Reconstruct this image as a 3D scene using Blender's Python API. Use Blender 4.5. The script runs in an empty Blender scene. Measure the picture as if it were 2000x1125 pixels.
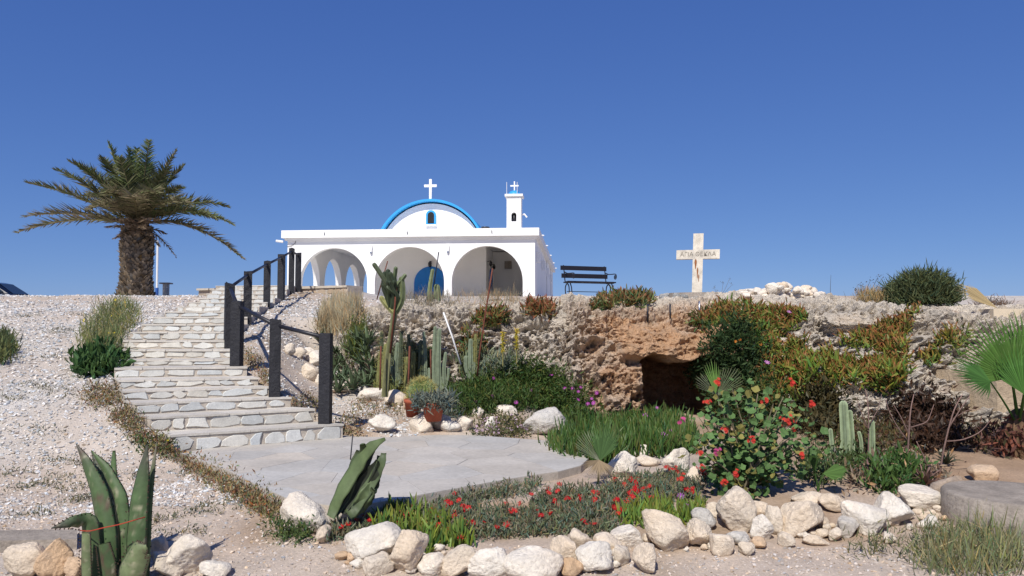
import bpy, bmesh, math, random
import numpy as np
from mathutils import Vector
from mathutils.bvhtree import BVHTree
rng = np.random.default_rng(7); random.seed(7)
SC = bpy.context.scene; COL = SC.collection
# ---------------------------------------------------------------- camera, sky, sun, exposure
F = 1500.0; CX, CY, HOR = 1000.0, 562.5, 640.0
TH = math.atan((HOR - CY) / F); EYE = 1.25
cam = bpy.data.cameras.new('camera'); camo = bpy.data.objects.new('camera', cam); COL.objects.link(camo)
cam.sensor_width = 36; cam.lens = 36 * F / 2000; cam.clip_start = 0.05; cam.clip_end = 5000
camo.location = (0, 0, EYE); camo.rotation_euler = (math.pi / 2 + TH, 0, 0); SC.camera = camo
SUN_EL = math.radians(47); SUN_AZ = math.radians(18)          # behind the camera, a little to its left
sd = Vector((-math.sin(SUN_AZ) * math.cos(SUN_EL), -math.cos(SUN_AZ) * math.cos(SUN_EL), math.sin(SUN_EL)))
wd = bpy.data.worlds.new('World'); SC.world = wd; wd.use_nodes = True
nt = wd.node_tree; bg = nt.nodes['Background']; sky = nt.nodes.new('ShaderNodeTexSky')
sky.sky_type = 'NISHITA'; sky.sun_disc = False; sky.sun_elevation = SUN_EL
sky.sun_rotation = math.atan2(sd.x, sd.y)
sky.air_density = 0.6; sky.dust_density = 0.25; sky.ozone_density = 8.0; sky.altitude = 0
# grade of the whole sky towards the deeper blue of the photograph
sep = nt.nodes.new('ShaderNodeSeparateColor'); com = nt.nodes.new('ShaderNodeCombineColor'); nt.links.new(sky.outputs[0], sep.inputs[0])
for ch_, g_, a_ in ((0, .80, .93), (1, .67, 1.25), (2, .42, 2.81)):
    pw = nt.nodes.new('ShaderNodeMath'); pw.operation = 'POWER'; pw.inputs[1].default_value = g_; ml = nt.nodes.new('ShaderNodeMath'); ml.operation = 'MULTIPLY'; ml.inputs[1].default_value = a_
    nt.links.new(sep.outputs[ch_], pw.inputs[0]); nt.links.new(pw.outputs[0], ml.inputs[0]); nt.links.new(ml.outputs[0], com.inputs[ch_])
nt.links.new(com.outputs[0], bg.inputs[0]); bg.inputs[1].default_value = 0.085
sl = bpy.data.lights.new('sun', 'SUN'); sl.energy = 4.2; sl.angle = math.radians(0.53); sl.color = (1, .955, .88)
so = bpy.data.objects.new('sun', sl); COL.objects.link(so); so.rotation_euler = (-sd).to_track_quat('-Z', 'Y').to_euler(); so.location = (-10, -20, 30)
vs = SC.view_settings; vs.view_transform = 'Standard'; vs.look = 'None'; vs.gamma = 1; vs.exposure = 0.22
SC.cycles.max_bounces = 8; SC.cycles.diffuse_bounces = 6; SC.cycles.transparent_max_bounces = 4

# ---------------------------------------------------------------- helpers
def W(px, py, D):
    """the point at distance D (along +Y) on the sight line of photo pixel px, py"""
    v = (CY - py) / F; k = D / (math.cos(TH) - v * math.sin(TH))
    return np.array([(px - CX) / F * k, D, EYE + (math.sin(TH) + v * math.cos(TH)) * k])
def Wz(px, py, z):
    v = (CY - py) / F; k = (z - EYE) / (math.sin(TH) + v * math.cos(TH))
    return np.array([(px - CX) / F * k, k * (math.cos(TH) - v * math.sin(TH)), z])
def proj(P):
    P = np.atleast_2d(P); y = P[:, 1]; z = P[:, 2] - EYE
    d = y * math.cos(TH) + z * math.sin(TH); u = -y * math.sin(TH) + z * math.cos(TH)
    return CX + F * P[:, 0] / d, CY - F * u / d
def sstep(x, a, b):
    t = np.clip((x - a) / (b - a), 0, 1); return t * t * (3 - 2 * t)
def hsh(i, j, k, s):
    h = (i.astype(np.int64) * 374761393 + j.astype(np.int64) * 668265263 + k.astype(np.int64) * 2147483647 + s * 974711) & 0xffffffff
    h = ((h ^ (h >> 13)) * 1274126177) & 0xffffffff; h = ((h ^ (h >> 16)) * 2246822519) & 0xffffffff
    return ((h ^ (h >> 15)) & 0xffffff) / float(0x1000000)
def vnoise(P, s=0):
    f = np.floor(P); t = P - f; t = t * t * (3 - 2 * t); i, j, k = f[:, 0], f[:, 1], f[:, 2]; r = 0
    for a in (0, 1):
        for b in (0, 1):
            for c in (0, 1):
                w = (t[:, 0] if a else 1 - t[:, 0]) * (t[:, 1] if b else 1 - t[:, 1]) * (t[:, 2] if c else 1 - t[:, 2])
                r = r + w * hsh(i + a, j + b, k + c, s)
    return r * 2 - 1
def fbm(P, sc, oc=4, s=0, ridge=False):
    r = 0; a = 1.0; tot = 0
    for o in range(oc):
        n = vnoise(P * sc + o * 17.3, s + o)
        if ridge: n = 1 - 2 * np.abs(n)
        r = r + a * n; tot += a; a *= .5; sc *= 2.03
    return r / tot
def worley(P, sc, s=0):
    Q = P * sc; f = np.floor(Q); best = np.full(len(P), 9.0)
    for a in (-1, 0, 1):
        for b in (-1, 0, 1):
            for c in (-1, 0, 1):
                i, j, k = f[:, 0] + a, f[:, 1] + b, f[:, 2] + c
                d = (i + hsh(i, j, k, s) - Q[:, 0]) ** 2 + (j + hsh(i, j, k, s + 1) - Q[:, 1]) ** 2 + (k + hsh(i, j, k, s + 2) - Q[:, 2]) ** 2
                best = np.minimum(best, d)
    return np.sqrt(best)
def nrm(v):
    v = np.asarray(v, float); return v / np.maximum(np.linalg.norm(v, axis=-1, keepdims=True), 1e-9)

def mesh(name, V, Fs, mat=None, C=None, smooth=False):
    """Fs: one (M,k) array, or a list of such arrays or of plain index tuples"""
    V = np.asarray(V, np.float32).reshape(-1, 3); me = bpy.data.meshes.new(name)
    if isinstance(Fs, np.ndarray): Fs = [Fs]
    if len(Fs) and not isinstance(Fs[0], np.ndarray):
        g = {}
        for f in Fs: g.setdefault(len(f), []).append(f)
        Fs = [np.array(x) for x in g.values()]
    idx = np.concatenate([f.ravel() for f in Fs]).astype(np.int32)
    tot = np.concatenate([np.full(len(f), f.shape[1]) for f in Fs]).astype(np.int32)
    st = np.concatenate([[0], np.cumsum(tot)[:-1]]).astype(np.int32)
    me.vertices.add(len(V)); me.vertices.foreach_set('co', V.ravel())
    me.loops.add(len(idx)); me.loops.foreach_set('vertex_index', idx)
    me.polygons.add(len(tot)); me.polygons.foreach_set('loop_start', st); me.polygons.foreach_set('loop_total', tot)
    me.polygons.foreach_set('use_smooth', np.full(len(tot), bool(smooth)))
    if C is not None:
        C = np.asarray(C, np.float32)
        if C.ndim == 1: C = np.tile(C, (len(V), 1))
        a = me.color_attributes.new('Col', 'FLOAT_COLOR', 'POINT')
        a.data.foreach_set('color', np.hstack([np.clip(C, 0, 1), np.ones((len(V), 1), np.float32)]).astype(np.float32).ravel())
    me.update(calc_edges=True); me.validate()
    if mat: me.materials.append(mat)
    return me
LOC = {}
def put(o, label=None, cat=None, group=None, kind=None, parent=None):
    COL.objects.link(o)
    if parent: o.parent = parent
    if label: o['label'] = label
    if cat: o['category'] = cat
    if group: o['group'] = group
    if kind: o['kind'] = kind
    return o
def thing(name, label, cat, loc, group=None):
    o = bpy.data.objects.new(name, None); o.location = loc; o.empty_display_size = .1
    put(o, label, cat, group); LOC[o.name] = np.array(loc, float); return o
def part(name, parent, V, Fs, mat, C=None, smooth=False, kind=None, label=None):
    base = LOC[parent.name]; o = bpy.data.objects.new(name, mesh(name, np.asarray(V, float).reshape(-1, 3) - base, Fs, mat, C, smooth))
    put(o, label, None, None, kind, parent); LOC[o.name] = base; return o
def solid(name, V, Fs, mat, C=None, smooth=False, label=None, cat=None, group=None, kind=None):
    V = np.asarray(V, float).reshape(-1, 3); b = np.array([V[:, 0].mean(), V[:, 1].mean(), V[:, 2].min()]) if kind != 'structure' else np.zeros(3)
    o = bpy.data.objects.new(name, mesh(name, V - b, Fs, mat, C, smooth)); o.location = b
    put(o, label, cat, group, kind); LOC[o.name] = b; return o

class B:
    """collects geometry for one mesh"""
    def __init__(s): s.V = []; s.F = []; s.C = []; s.n = 0
    def add(s, V, Fs, C=None):
        V = np.asarray(V, float).reshape(-1, 3)
        if isinstance(Fs, np.ndarray): Fs = [tuple(f) for f in Fs]
        s.F += [tuple(int(i) + s.n for i in f) for f in Fs]; s.V.append(V)
        if C is not None: s.C.append(np.tile(np.asarray(C, float), (len(V), 1)) if np.ndim(C) == 1 else np.asarray(C, float))
        s.n += len(V); return s
    def box(s, c, h, R=None, C=None, taper=1.0):
        v = np.array([(x * (taper if z > 0 else 1), y * (taper if z > 0 else 1), z) for z in (-1, 1) for y in (-1, 1) for x in (-1, 1)], float) * np.array(h)
        if R is not None: v = v @ np.asarray(R).T
        return s.add(v + np.array(c), [(0, 2, 3, 1), (4, 5, 7, 6), (0, 1, 5, 4), (2, 6, 7, 3), (0, 4, 6, 2), (1, 3, 7, 5)], C)
    def tube(s, pts, r, n=8, C=None, cap=True):
        pts = np.asarray(pts, float); m = len(pts); r = np.broadcast_to(np.asarray(r, float), (m,))
        t = nrm(np.gradient(pts, axis=0)); up = np.array([0, 0, 1.]) if abs(t[0, 2]) < .9 else np.array([1., 0, 0])
        V = []; a = nrm(np.cross(t[0], up))
        for i in range(m):
            a = nrm(a - t[i] * np.dot(a, t[i])); b = np.cross(t[i], a)
            for k in range(n):
                w = 2 * math.pi * k / n; V.append(pts[i] + r[i] * (a * math.cos(w) + b * math.sin(w)))
        Fs = [(i * n + k, i * n + (k + 1) % n, (i + 1) * n + (k + 1) % n, (i + 1) * n + k) for i in range(m - 1) for k in range(n)]
        if cap: Fs += [tuple(range(n))[::-1], tuple((m - 1) * n + k for k in range(n))]
        if C is not None and np.ndim(C) == 2 and len(C) == m: C = np.repeat(np.asarray(C, float), n, axis=0)
        return s.add(V, Fs, C)
    def lathe(s, prof, c, n=16, C=None):
        prof = np.asarray(prof, float); m = len(prof); w = np.arange(n) * 2 * math.pi / n
        V = np.stack([prof[:, None, 0] * np.cos(w), prof[:, None, 0] * np.sin(w), np.repeat(prof[:, 1:2], n, 1)], -1).reshape(-1, 3) + np.array(c)
        Fs = [(i * n + k, i * n + (k + 1) % n, (i + 1) * n + (k + 1) % n, (i + 1) * n + k) for i in range(m - 1) for k in range(n)]
        return s.add(V, Fs, C)
    def prism(s, poly, z0, z1, C=None):
        p = np.asarray(poly, float); n = len(p)
        if np.sum(p[:, 0] * np.roll(p[:, 1], -1) - np.roll(p[:, 0], -1) * p[:, 1]) < 0: p = p[::-1]
        V = np.vstack([np.c_[p, np.full(n, z0)], np.c_[p, np.full(n, z1)]])
        return s.add(V, [tuple(range(n))[::-1], tuple(range(n, 2 * n))] + [(i, (i + 1) % n, n + (i + 1) % n, n + i) for i in range(n)], C)
    def get(s): return np.vstack(s.V), s.F, (np.vstack(s.C) if s.C else None)
    def part(s, name, parent, mat, smooth=False, **k):
        V, Fs, C = s.get(); return part(name, parent, V, Fs, mat, C, smooth, **k)
    def solid(s, name, mat, smooth=False, **k):
        V, Fs, C = s.get(); return solid(name, V, Fs, mat, C, smooth, **k)

def frames(d, spin=None):
    """rotation matrices whose local z is d, local x turned by spin"""
    d = nrm(d); N = len(d); up = np.where(np.abs(d[:, 2:3]) > .95, np.array([[1., 0, 0]]), np.array([[0, 0, 1.]]))
    a = nrm(np.cross(up, d)); b = np.cross(d, a); w = rng.random(N) * 6.283 if spin is None else np.broadcast_to(spin, (N,))
    x = a * np.cos(w)[:, None] + b * np.sin(w)[:, None]; return np.stack([x, np.cross(d, x), d], -1)
def inst(tv, tf, R, T, S):
    """copies of one small template joined into arrays: S (N,) or (N,3)"""
    N, n = len(T), len(tv); S = np.asarray(S, float)
    if S.ndim == 1: S = S[:, None]
    V = np.einsum('nij,nkj->nki', R, tv[None] * S[:, None, :]) + T[:, None, :]
    Fs = (tf[None] + (np.arange(N) * n)[:, None, None]).reshape(-1, tf.shape[1]); return V.reshape(-1, 3), Fs

# ---------------------------------------------------------------- materials
def mat(name, col=None, rough=.8, var=None, bump=None, trans=0, spec=.3, metal=0, var2=None):
    """col None: colour from the mesh's own Col attribute.  var (scale, amount), bump (scale, strength, distance)"""
    m = bpy.data.materials.new(name); m.use_nodes = True; t = m.node_tree; N = t.nodes; L = t.links; p = N['Principled BSDF']; out = N['Material Output']
    tc = N.new('ShaderNodeTexCoord'); geo = N.new('ShaderNodeNewGeometry')
    if col is None: a = N.new('ShaderNodeAttribute'); a.attribute_name = 'Col'; c = a.outputs['Color']
    else: a = N.new('ShaderNodeRGB'); a.outputs[0].default_value = (*col, 1); c = a.outputs[0]
    for k, vv in enumerate((var, var2)):
        if not vv: continue
        no = N.new('ShaderNodeTexNoise'); no.inputs['Scale'].default_value = vv[0]; no.inputs['Detail'].default_value = 6; no.inputs['Roughness'].default_value = .65
        L.new(geo.outputs['Position'], no.inputs['Vector'])
        mr = N.new('ShaderNodeMapRange'); mr.inputs[1].default_value = .3; mr.inputs[2].default_value = .7; mr.inputs[3].default_value = 1 - vv[1]; mr.inputs[4].default_value = 1 + vv[1] * .6
        L.new(no.outputs[0], mr.inputs[0]); mx = N.new('ShaderNodeMix'); mx.data_type = 'RGBA'; mx.blend_type = 'MULTIPLY'; mx.inputs[0].default_value = 1
        L.new(c, mx.inputs[6]); L.new(mr.outputs[0], mx.inputs[7]); c = mx.outputs[2]
    L.new(c, p.inputs['Base Color']); p.inputs['Roughness'].default_value = rough; p.inputs['Specular IOR Level'].default_value = spec; p.inputs['Metallic'].default_value = metal
    if bump:
        no = N.new('ShaderNodeTexNoise'); no.inputs['Scale'].default_value = bump[0]; no.inputs['Detail'].default_value = 8; no.inputs['Roughness'].default_value = .7
        L.new(geo.outputs['Position'], no.inputs['Vector']); bu = N.new('ShaderNodeBump'); bu.inputs['Strength'].default_value = bump[1]; bu.inputs['Distance'].default_value = bump[2]
        L.new(no.outputs[0], bu.inputs['Height']); L.new(bu.outputs[0], p.inputs['Normal'])
    if trans:
        tr = N.new('ShaderNodeBsdfTranslucent'); L.new(c, tr.inputs[0]); ms = N.new('ShaderNodeMixShader'); ms.inputs[0].default_value = trans
        L.new(p.outputs[0], ms.inputs[1]); L.new(tr.outputs[0], ms.inputs[2]); L.new(ms.outputs[0], out.inputs[0])
    return m
M_ground = mat('ground_gravel', rough=.95, var=(3.0, .16), var2=(45, .22), bump=(60, .7, .02), spec=.15)
M_rock = mat('limestone', rough=.95, var=(7, .2), var2=(45, .28), bump=(34, 1.0, .05), spec=.1)
M_boulder = mat('boulder_limestone', rough=.95, var=(8, .13), var2=(48, .18), bump=(30, .9, .035), spec=.1)
M_stone = mat('cut_stone', rough=.85, var=(9, .14), var2=(60, .14), bump=(50, .5, .008), spec=.2)
M_mortar = mat('mortar', (.50, .44, .37), rough=.95, var=(14, .2), var2=(80, .2), bump=(70, .6, .01), spec=.1)
M_pave = mat('paving_stone', rough=.8, var=(1.7, .17), var2=(22, .14), bump=(40, .35, .005), spec=.25)
M_white = mat('white_render', (.85, .845, .83), rough=.85, var=(1.2, .04), var2=(.35, .04), bump=(60, .15, .004), spec=.2)
M_blue = mat('blue_paint', (.03, .33, .72), rough=.5, var=(3, .08), spec=.4)
M_door = mat('door_paint', (.01, .19, .58), rough=.45, var=(3, .1), spec=.4)
M_dark = mat('dark_void', (.012, .012, .014), rough=.6)
M_iron = mat('black_iron', (.012, .012, .018), rough=.45, spec=.5, bump=(90, .3, .004))
M_post = mat('black_post', (.016, .016, .021), rough=.6, spec=.45, var=(18, .35), bump=(35, .9, .02))
M_leaf = mat('leaf', rough=.6, trans=.2, spec=.15)
M_succ = mat('succulent', rough=.5, trans=.08, spec=.2)
M_dry = mat('dry_plant', rough=.9, trans=.12, spec=.1)
M_petal = mat('petal', rough=.6, trans=.25, spec=.2)
M_bark = mat('bark', rough=.95, var=(20, .25), bump=(60, .6, .01), spec=.1)
M_conc = mat('concrete', (.36, .31, .26), rough=.92, var=(3.5, .35), var2=(40, .25), bump=(30, .8, .02), spec=.15)
M_terra = mat('terracotta', (.36, .09, .045), rough=.75, var=(12, .15), bump=(60, .2, .003))
M_cream = mat('cream_render', (.62, .52, .38), rough=.9, var=(6, .1), bump=(40, .25, .005))
M_tanwall = mat('rough_tan_render', (.46, .36, .25), rough=.95, var=(4, .25), var2=(22, .2), bump=(14, .8, .04))
M_peb = mat('pebble', rough=.9, spec=.15)
M_cactus = mat('cactus_skin', rough=.55, var=(16, .25), spec=.3)
M_rust = mat('rusty_rod', (.15, .05, .03), rough=.85, var=(30, .3))
M_pole = mat('white_pole', (.75, .74, .72), rough=.6)
M_carpaint = mat('car_paint', (.004, .008, .022), rough=.15, spec=.6)
M_glass = mat('dark_glass', (.02, .03, .035), rough=.05, spec=.8)
M_rubber = mat('rubber', (.015, .015, .015), rough=.9)
M_metal = mat('bright_metal', (.6, .6, .62), rough=.3, metal=1)

# ---------------------------------------------------------------- terrain
CTRL = np.array([  # px, base D, base py, top D, top py of the rock face
 (655, 12.6, 640, 13.2, 612), (690, 11.9, 700, 12.7, 606), (720, 11.4, 760, 12.4, 597), (800, 11.1, 785, 12.4, 592), (900, 11.0, 790, 12.4, 594), (1000, 11.0, 800, 12.3, 596), (1080, 10.8, 815, 12.2, 592),
 (1130, 10.4, 830, 11.9, 586), (1200, 10.1, 845, 12.0, 588), (1300, 10.1, 850, 12.1, 586), (1400, 10.1, 860, 12.2, 588), (1450, 9.9, 865, 12.5, 586), (1530, 9.7, 870, 12.9, 577), (1620, 9.5, 880, 12.5, 580),
 (1700, 9.3, 880, 12.0, 580), (1800, 9.1, 880, 11.6, 580), (1880, 8.9, 880, 11.3, 588), (1960, 8.8, 880, 11.2, 602), (2120, 8.7, 880, 11.2, 602), (2500, 8.6, 880, 11.2, 600)])
cb = np.array([W(r[0], r[2], r[1]) for r in CTRL]); ct = np.array([W(r[0], r[4], r[3]) for r in CTRL])
def face_at(x):
    """base y, base z, top y, top z of the rock face at x"""
    return np.interp(x, cb[:, 0], cb[:, 1]), np.interp(x, cb[:, 0], cb[:, 2]), np.interp(x, cb[:, 0], ct[:, 1]), np.interp(x, cb[:, 0], ct[:, 2])
SD = np.arange(1, 20)
S_DR = np.array([8.8, 8.95, 9.1, 9.25, 9.45, 9.75, 10.1, 10.5, 10.95, 11.4, 11.9, 12.4, 13, 13.7, 14.5, 15.4, 16.4, 17.5, 18.6])
S_DL = S_DR + np.interp(SD, [1, 2, 3, 4, 5, 6, 7, 8, 19], [-.95, -.85, -.75, -.6, -.5, -.35, -.1, 0, .2])
S_YR = np.interp(SD, [1, 2, 3, 4, 5, 6, 7, 8, 9, 10, 11, 12, 13, 14, 15, 16, 17, 18, 19], [827, 798, 775, 755, 737, 716, 702, 683, 665, 648, 633, 619, 608, 598, 590, 581.5, 573, 565, 557])
S_PR = np.interp(SD, [1, 2, 3, 4, 5, 6, 7, 8, 9, 10, 11, 12, 13, 14, 15, 16, 17, 18, 19], [672, 616, 570, 530, 506, 484, 468, 464, 464, 467, 474, 484, 494, 507, 523, 537, 549, 561, 574])
S_PL = np.interp(SD, [1, 2, 3, 4, 5, 6, 7, 8, 9, 10, 11, 12, 13, 14, 15, 16, 17, 18, 19], [337, 299, 269, 243, 235, 226, 226, 234, 240, 254, 277, 299, 322, 344, 366, 387, 402, 412, 420])
SR = np.array([W(a, b, d) for a, b, d in zip(S_PR, S_YR, S_DR)]); SZ = SR[:, 2]
SLf = np.array([[(a - CX) / F * (d * 1.0), d, z] for a, d, z in zip(S_PL, S_DL, SZ)])
def zground(x, y):
    x = np.asarray(x, float); y = np.asarray(y, float)
    L = np.interp(y, [0, 4.6, 5.4, 6.1, 7, 8.8, 9.8, 10.8, 12], [-.25, -.25, -.18, -.1, -.07, -.04, .10, .3, .4])
    L2 = np.interp(y, [0, 4.6, 5.4, 6.1, 7, 8.8, 9.8, 10.8, 12], [-.25, -.25, -.18, -.09, -.035, -.03, -.02, .0, .05]); L = L + (L2 - L) * sstep(x, -.2, 1.0)
    SLp = np.interp(y, [-50, 0, 6, 6.9, 7.6, 8.2, 8.9, 9.6, 10.5, 12, 13.2, 15, 17, 19.5, 22, 26, 30, 60], [-.5, -.25, -.25, -.2, 0, .29, .54, .71, .87, 1.23, 1.47, 1.71, 1.92, 2.05, 2.08, 2.0, 1.75, 1.75])
    mid = np.interp(y, np.r_[0, 5, 7, 8.2, SR[:, 1], 24, 40], np.r_[-.25, -.22, -.1, -.04, SZ - np.interp(SD, [1, 4, 8, 19], [.16, .13, .12, .18]), 2.4, 2.5])
    yb, zb, yt, zt = face_at(x)
    U = zt - .1 + (1.25 + .0345 * np.minimum(y, 38) - zt + .1) * sstep(y, yt, yt + 6)
    R = L + (U - L) * sstep(y, yt + .15, yt + .5)
    xl = np.interp(y, SLf[:, 1], SLf[:, 0])
    z = SLp + (mid - SLp) * sstep(x, xl - .1, xl + .7)
    xr = np.interp(y, SR[:, 1], SR[:, 0]); b = sstep(x, xr + .15, xr + np.interp(y, [8, 10, 12], [.5, 1.2, 1.7])) * sstep(y, 6, 7) + (1 - sstep(y, 6, 7)) * sstep(x, -4, -1)
    z = z + (R - z) * b
    z = np.where((x > -3.7) & (y > 30), np.maximum(z, 2.5), z)
    return z + (np.interp(np.hypot(x, y), [60, 600], [0, -6]))
def steps_arr(segs):
    r = [segs[0][0]]
    for a, b, n in segs: r += list(np.linspace(a, b, n + 1)[1:])
    return np.array(r)
gx = steps_arr([(-900, -60, 10), (-60, -16, 24), (-16, -7, 60), (-7, 7, 300), (7, 14, 40), (14, 60, 20), (60, 900, 10)])
gy = steps_arr([(-300, -5, 8), (-5, 3.5, 20), (3.5, 10, 170), (10, 14, 70), (14, 23, 100), (23, 50, 40), (50, 900, 16)])
GX, GY = np.meshgrid(gx, gy); gp = np.stack([GX.ravel(), GY.ravel()], -1)
PATIO_PX = [(352, 885), (440, 916), (505, 948), (578, 980), (680, 990), (790, 972), (900, 952), (1000, 934), (1090, 921), (1135, 909), (1150, 895), (1125, 874), (1090, 862), (1010, 856), (930, 850), (850, 849), (760, 854), (690, 852), (600, 842), (500, 860)]
PATIO = np.array([Wz(a, b, 0)[:2] for a, b in PATIO_PX])
def inpoly(P, poly):
    P = np.asarray(P, float); r = np.zeros(len(P), bool); n = len(poly)
    for i in range(n):
        a, b = poly[i], poly[(i + 1) % n]
        c = ((a[1] > P[:, 1]) != (b[1] > P[:, 1])) & (P[:, 0] < (b[0] - a[0]) * (P[:, 1] - a[1]) / (b[1] - a[1] + 1e-12) + a[0]); r ^= c
    return r
gz = zground(gp[:, 0], gp[:, 1]); P3 = np.c_[gp, gz]
gz = gz + .05 * fbm(P3 * [1, 1, 0], .9, 3, 3) + .018 * fbm(P3 * [1, 1, 0], 5, 3, 9)
mx_ = np.array(PATIO).mean(0); ins = inpoly(gp, mx_ + (PATIO - mx_) * 1.03); gz[ins] = np.minimum(gz[ins], -.07)
bands = np.array([np.r_[np.minimum(0, 0)]])
def under_stairs(x, y):
    i = np.clip(np.interp(y, SR[:, 1], np.arange(19.)), 0, 18); xr = np.interp(y, SR[:, 1], SR[:, 0]); xl = np.interp(y, SLf[:, 1], SLf[:, 0])
    return (y > 7.7) & (y < 18.8) & (x > xl) & (x < xr)
us = under_stairs(gp[:, 0], gp[:, 1]); zs = np.interp(gp[:, 1], SR[:, 1], SZ) - .3; gz[us] = np.minimum(gz[us], zs[us])
P3[:, 2] = gz
# the ground's own colours: white gravel, pinkish sand, brown bed soil
pxg, pyg = proj(np.c_[gp[:, 0], np.maximum(gp[:, 1], 1), gz])
n1 = fbm(P3 * [1, 1, 0], .55, 4, 21); n2 = fbm(P3 * [1, 1, 0], 2.2, 4, 31)
grav = np.array([.53, .495, .45]); sand = np.array([.55, .455, .37]); soil = np.array([.38, .25, .155]); lit = np.array([.27, .19, .11])
gc = grav + (sand - grav) * np.clip(.5 + 1.3 * n1 + .5 * sstep(-gp[:, 1], -7.5, -5.5) , 0, 1)[:, None]
bed = sstep(gp[:, 0], -2.3, -1.7) * sstep(gp[:, 1], 4.9, 5.4) * (1 - sstep(gp[:, 1], 12, 13))
gc += (soil * .6 + sand * .4 - gc) * (bed * np.clip(.7 + n2, 0, 1))[:, None]
rs = sstep(gp[:, 0], 1.5, 3.5) * sstep(gp[:, 1], 5.8, 6.8) * (1 - sstep(gp[:, 1], 12, 13)); gc += (soil - gc) * (rs * .8)[:, None]
ltr = (1 - sstep(np.abs(gp[:, 0] - np.interp(gp[:, 1], SR[:, 1], SR[:, 0]) - .25), .15, .6)) * sstep(gp[:, 1], 8.5, 9.2) * np.clip(.5 + 1.5 * n2, 0, 1)
ltr = np.maximum(ltr, np.clip(n2 * 2.2 - .5, 0, 1) * .6 * sstep(gp[:, 0], -4, -3)); gc += (lit - gc) * (ltr * .8)[:, None]
nx, ny = len(gx), len(gy); ii = np.arange(nx * ny).reshape(ny, nx)
GF = np.stack([ii[:-1, :-1], ii[:-1, 1:], ii[1:, 1:], ii[1:, :-1]], -1).reshape(-1, 4)
ground = solid('ground', P3, GF, M_ground, gc, True, kind='structure')
SURF_V = [P3]; SURF_F = [GF]

# ---------------------------------------------------------------- rock face with the cave
cu = np.linspace(cb[0, 0], 8.2, 800); cv = np.r_[np.linspace(-.06, 1, 240), np.linspace(1, 1.6, 70)[1:]]
UU, VV = np.meshgrid(cu, cv); u = UU.ravel(); v = VV.ravel()
yb, zb, yt, zt = face_at(u); t1 = np.clip(v, -.1, 1); t2 = np.clip(v - 1, 0, 1)
Y = yb + (yt - yb) * np.sign(t1) * np.abs(t1) ** 1.9 + t2 * 2.2; Z = zb + (zt - zb) * (1 - np.abs(1 - t1) ** 1.25) - np.where(v < 0, -v * 3, 0)
Z = np.where(t2 > 0, zt + (-.35) * sstep(t2, .3, .6), Z)
P = np.stack([u, Y, Z], -1); steep = (1 - sstep(v, .55, 1.1))
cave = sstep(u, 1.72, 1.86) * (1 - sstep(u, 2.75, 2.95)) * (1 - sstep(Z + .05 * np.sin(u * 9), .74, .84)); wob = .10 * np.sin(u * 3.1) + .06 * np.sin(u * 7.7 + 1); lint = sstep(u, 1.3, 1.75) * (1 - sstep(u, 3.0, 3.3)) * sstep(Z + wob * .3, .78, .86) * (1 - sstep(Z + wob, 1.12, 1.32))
big = fbm(P, .9, 3, 5); mid_ = fbm(P, 3.1, 4, 8); rid = fbm(P, 4.2, 4, 12, True); w1 = worley(P + .05 * np.stack([mid_] * 3, -1), 5.0, 3); w2 = worley(P, 13.0, 9)
ledge = np.sin(Z * 9 + 2.2 * big + 1.4 * mid_)
smooth_lint = 1 - .5 * lint
w3 = worley(P + .03 * np.stack([rid] * 3, -1), 8.0, 17); fine = fbm(P, 14, 3, 91, True)
strata = (Z * 2.6 + .75 * big + .35 * mid_ + 40) % 1.0; strata = np.where(strata < .85, strata / .85, (1 - strata) / .15)
disp = (.22 * big + .15 * mid_ + .12 * rid + .07 * fine + .16 * (strata - .5)) * smooth_lint + (.07 * (.5 - np.clip(w1, 0, .8)) + .17 * (np.clip(w3, 0, .7) - .45) + .10 * (np.clip(w2, 0, .65) - .42)) * (1 - .6 * lint)
pit = sstep(fbm(P, 4.2, 4, 44), .10, .28) * .16 + sstep(fbm(P, 10, 3, 55), .08, .22) * .095 + sstep(fbm(P, 23, 2, 65), .05, .25) * .055; blk = sstep(u, .9, 1.4) * (1 - sstep(u, 3.0, 3.4)) * sstep(v, .28, .42) * (1 - sstep(v, .8, .95)); disp -= pit * np.clip(.75 + big, .25, 1.2) * (1 - .55 * blk) * smooth_lint
fade = (1 - .6 * sstep(v, .7, 1.0)) * np.clip((u - cb[0, 0]) / .35, 0, 1) * (1 - sstep(v, 1.25, 1.6)) * (1 - cave * .8)
nd = nrm(np.stack([0 * u, -(.35 + .65 * steep), .25 + .75 * (1 - steep)], -1))
P = P + nd * (disp * fade)[:, None]
P[:, 1] += cave * (1.7 + .25 * mid_); P[:, 1] -= lint * (.30 + .10 * mid_ + .08 * big)
P[:, 2] += .04 * fbm(P, 7, 3, 77) * fade
cgrey = np.array([.61, .53, .43]); cwhite = np.array([.82, .73, .61]); ctan = np.array([.58, .33, .165]); cbrn = np.array([.36, .19, .10]); clich = np.array([.25, .23, .21])
na = fbm(P, 1.4, 4, 61); nb = fbm(P, 6, 4, 71); nc = fbm(P, 16, 3, 81)
cc = cgrey + (cwhite - cgrey) * np.clip(.5 + .9 * na + .6 * nb, 0, 1)[:, None]
cc += (clich - cc) * (np.clip(nc * 2.0 + nb * 1.3 - .42 + .24 * (1 - sstep(u, .2, 1.2)), 0, 1) * .75 * (1 - .7 * lint))[:, None]
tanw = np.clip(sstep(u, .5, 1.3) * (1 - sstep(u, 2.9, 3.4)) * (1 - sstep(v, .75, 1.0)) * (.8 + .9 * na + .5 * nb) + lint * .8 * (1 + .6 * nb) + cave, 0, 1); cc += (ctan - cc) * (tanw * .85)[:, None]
cc += (cbrn - cc) * np.clip(np.clip(na * 2.2 + nb - .75, 0, 1) * .8 + .35 * cave, 0, 1)[:, None]
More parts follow.
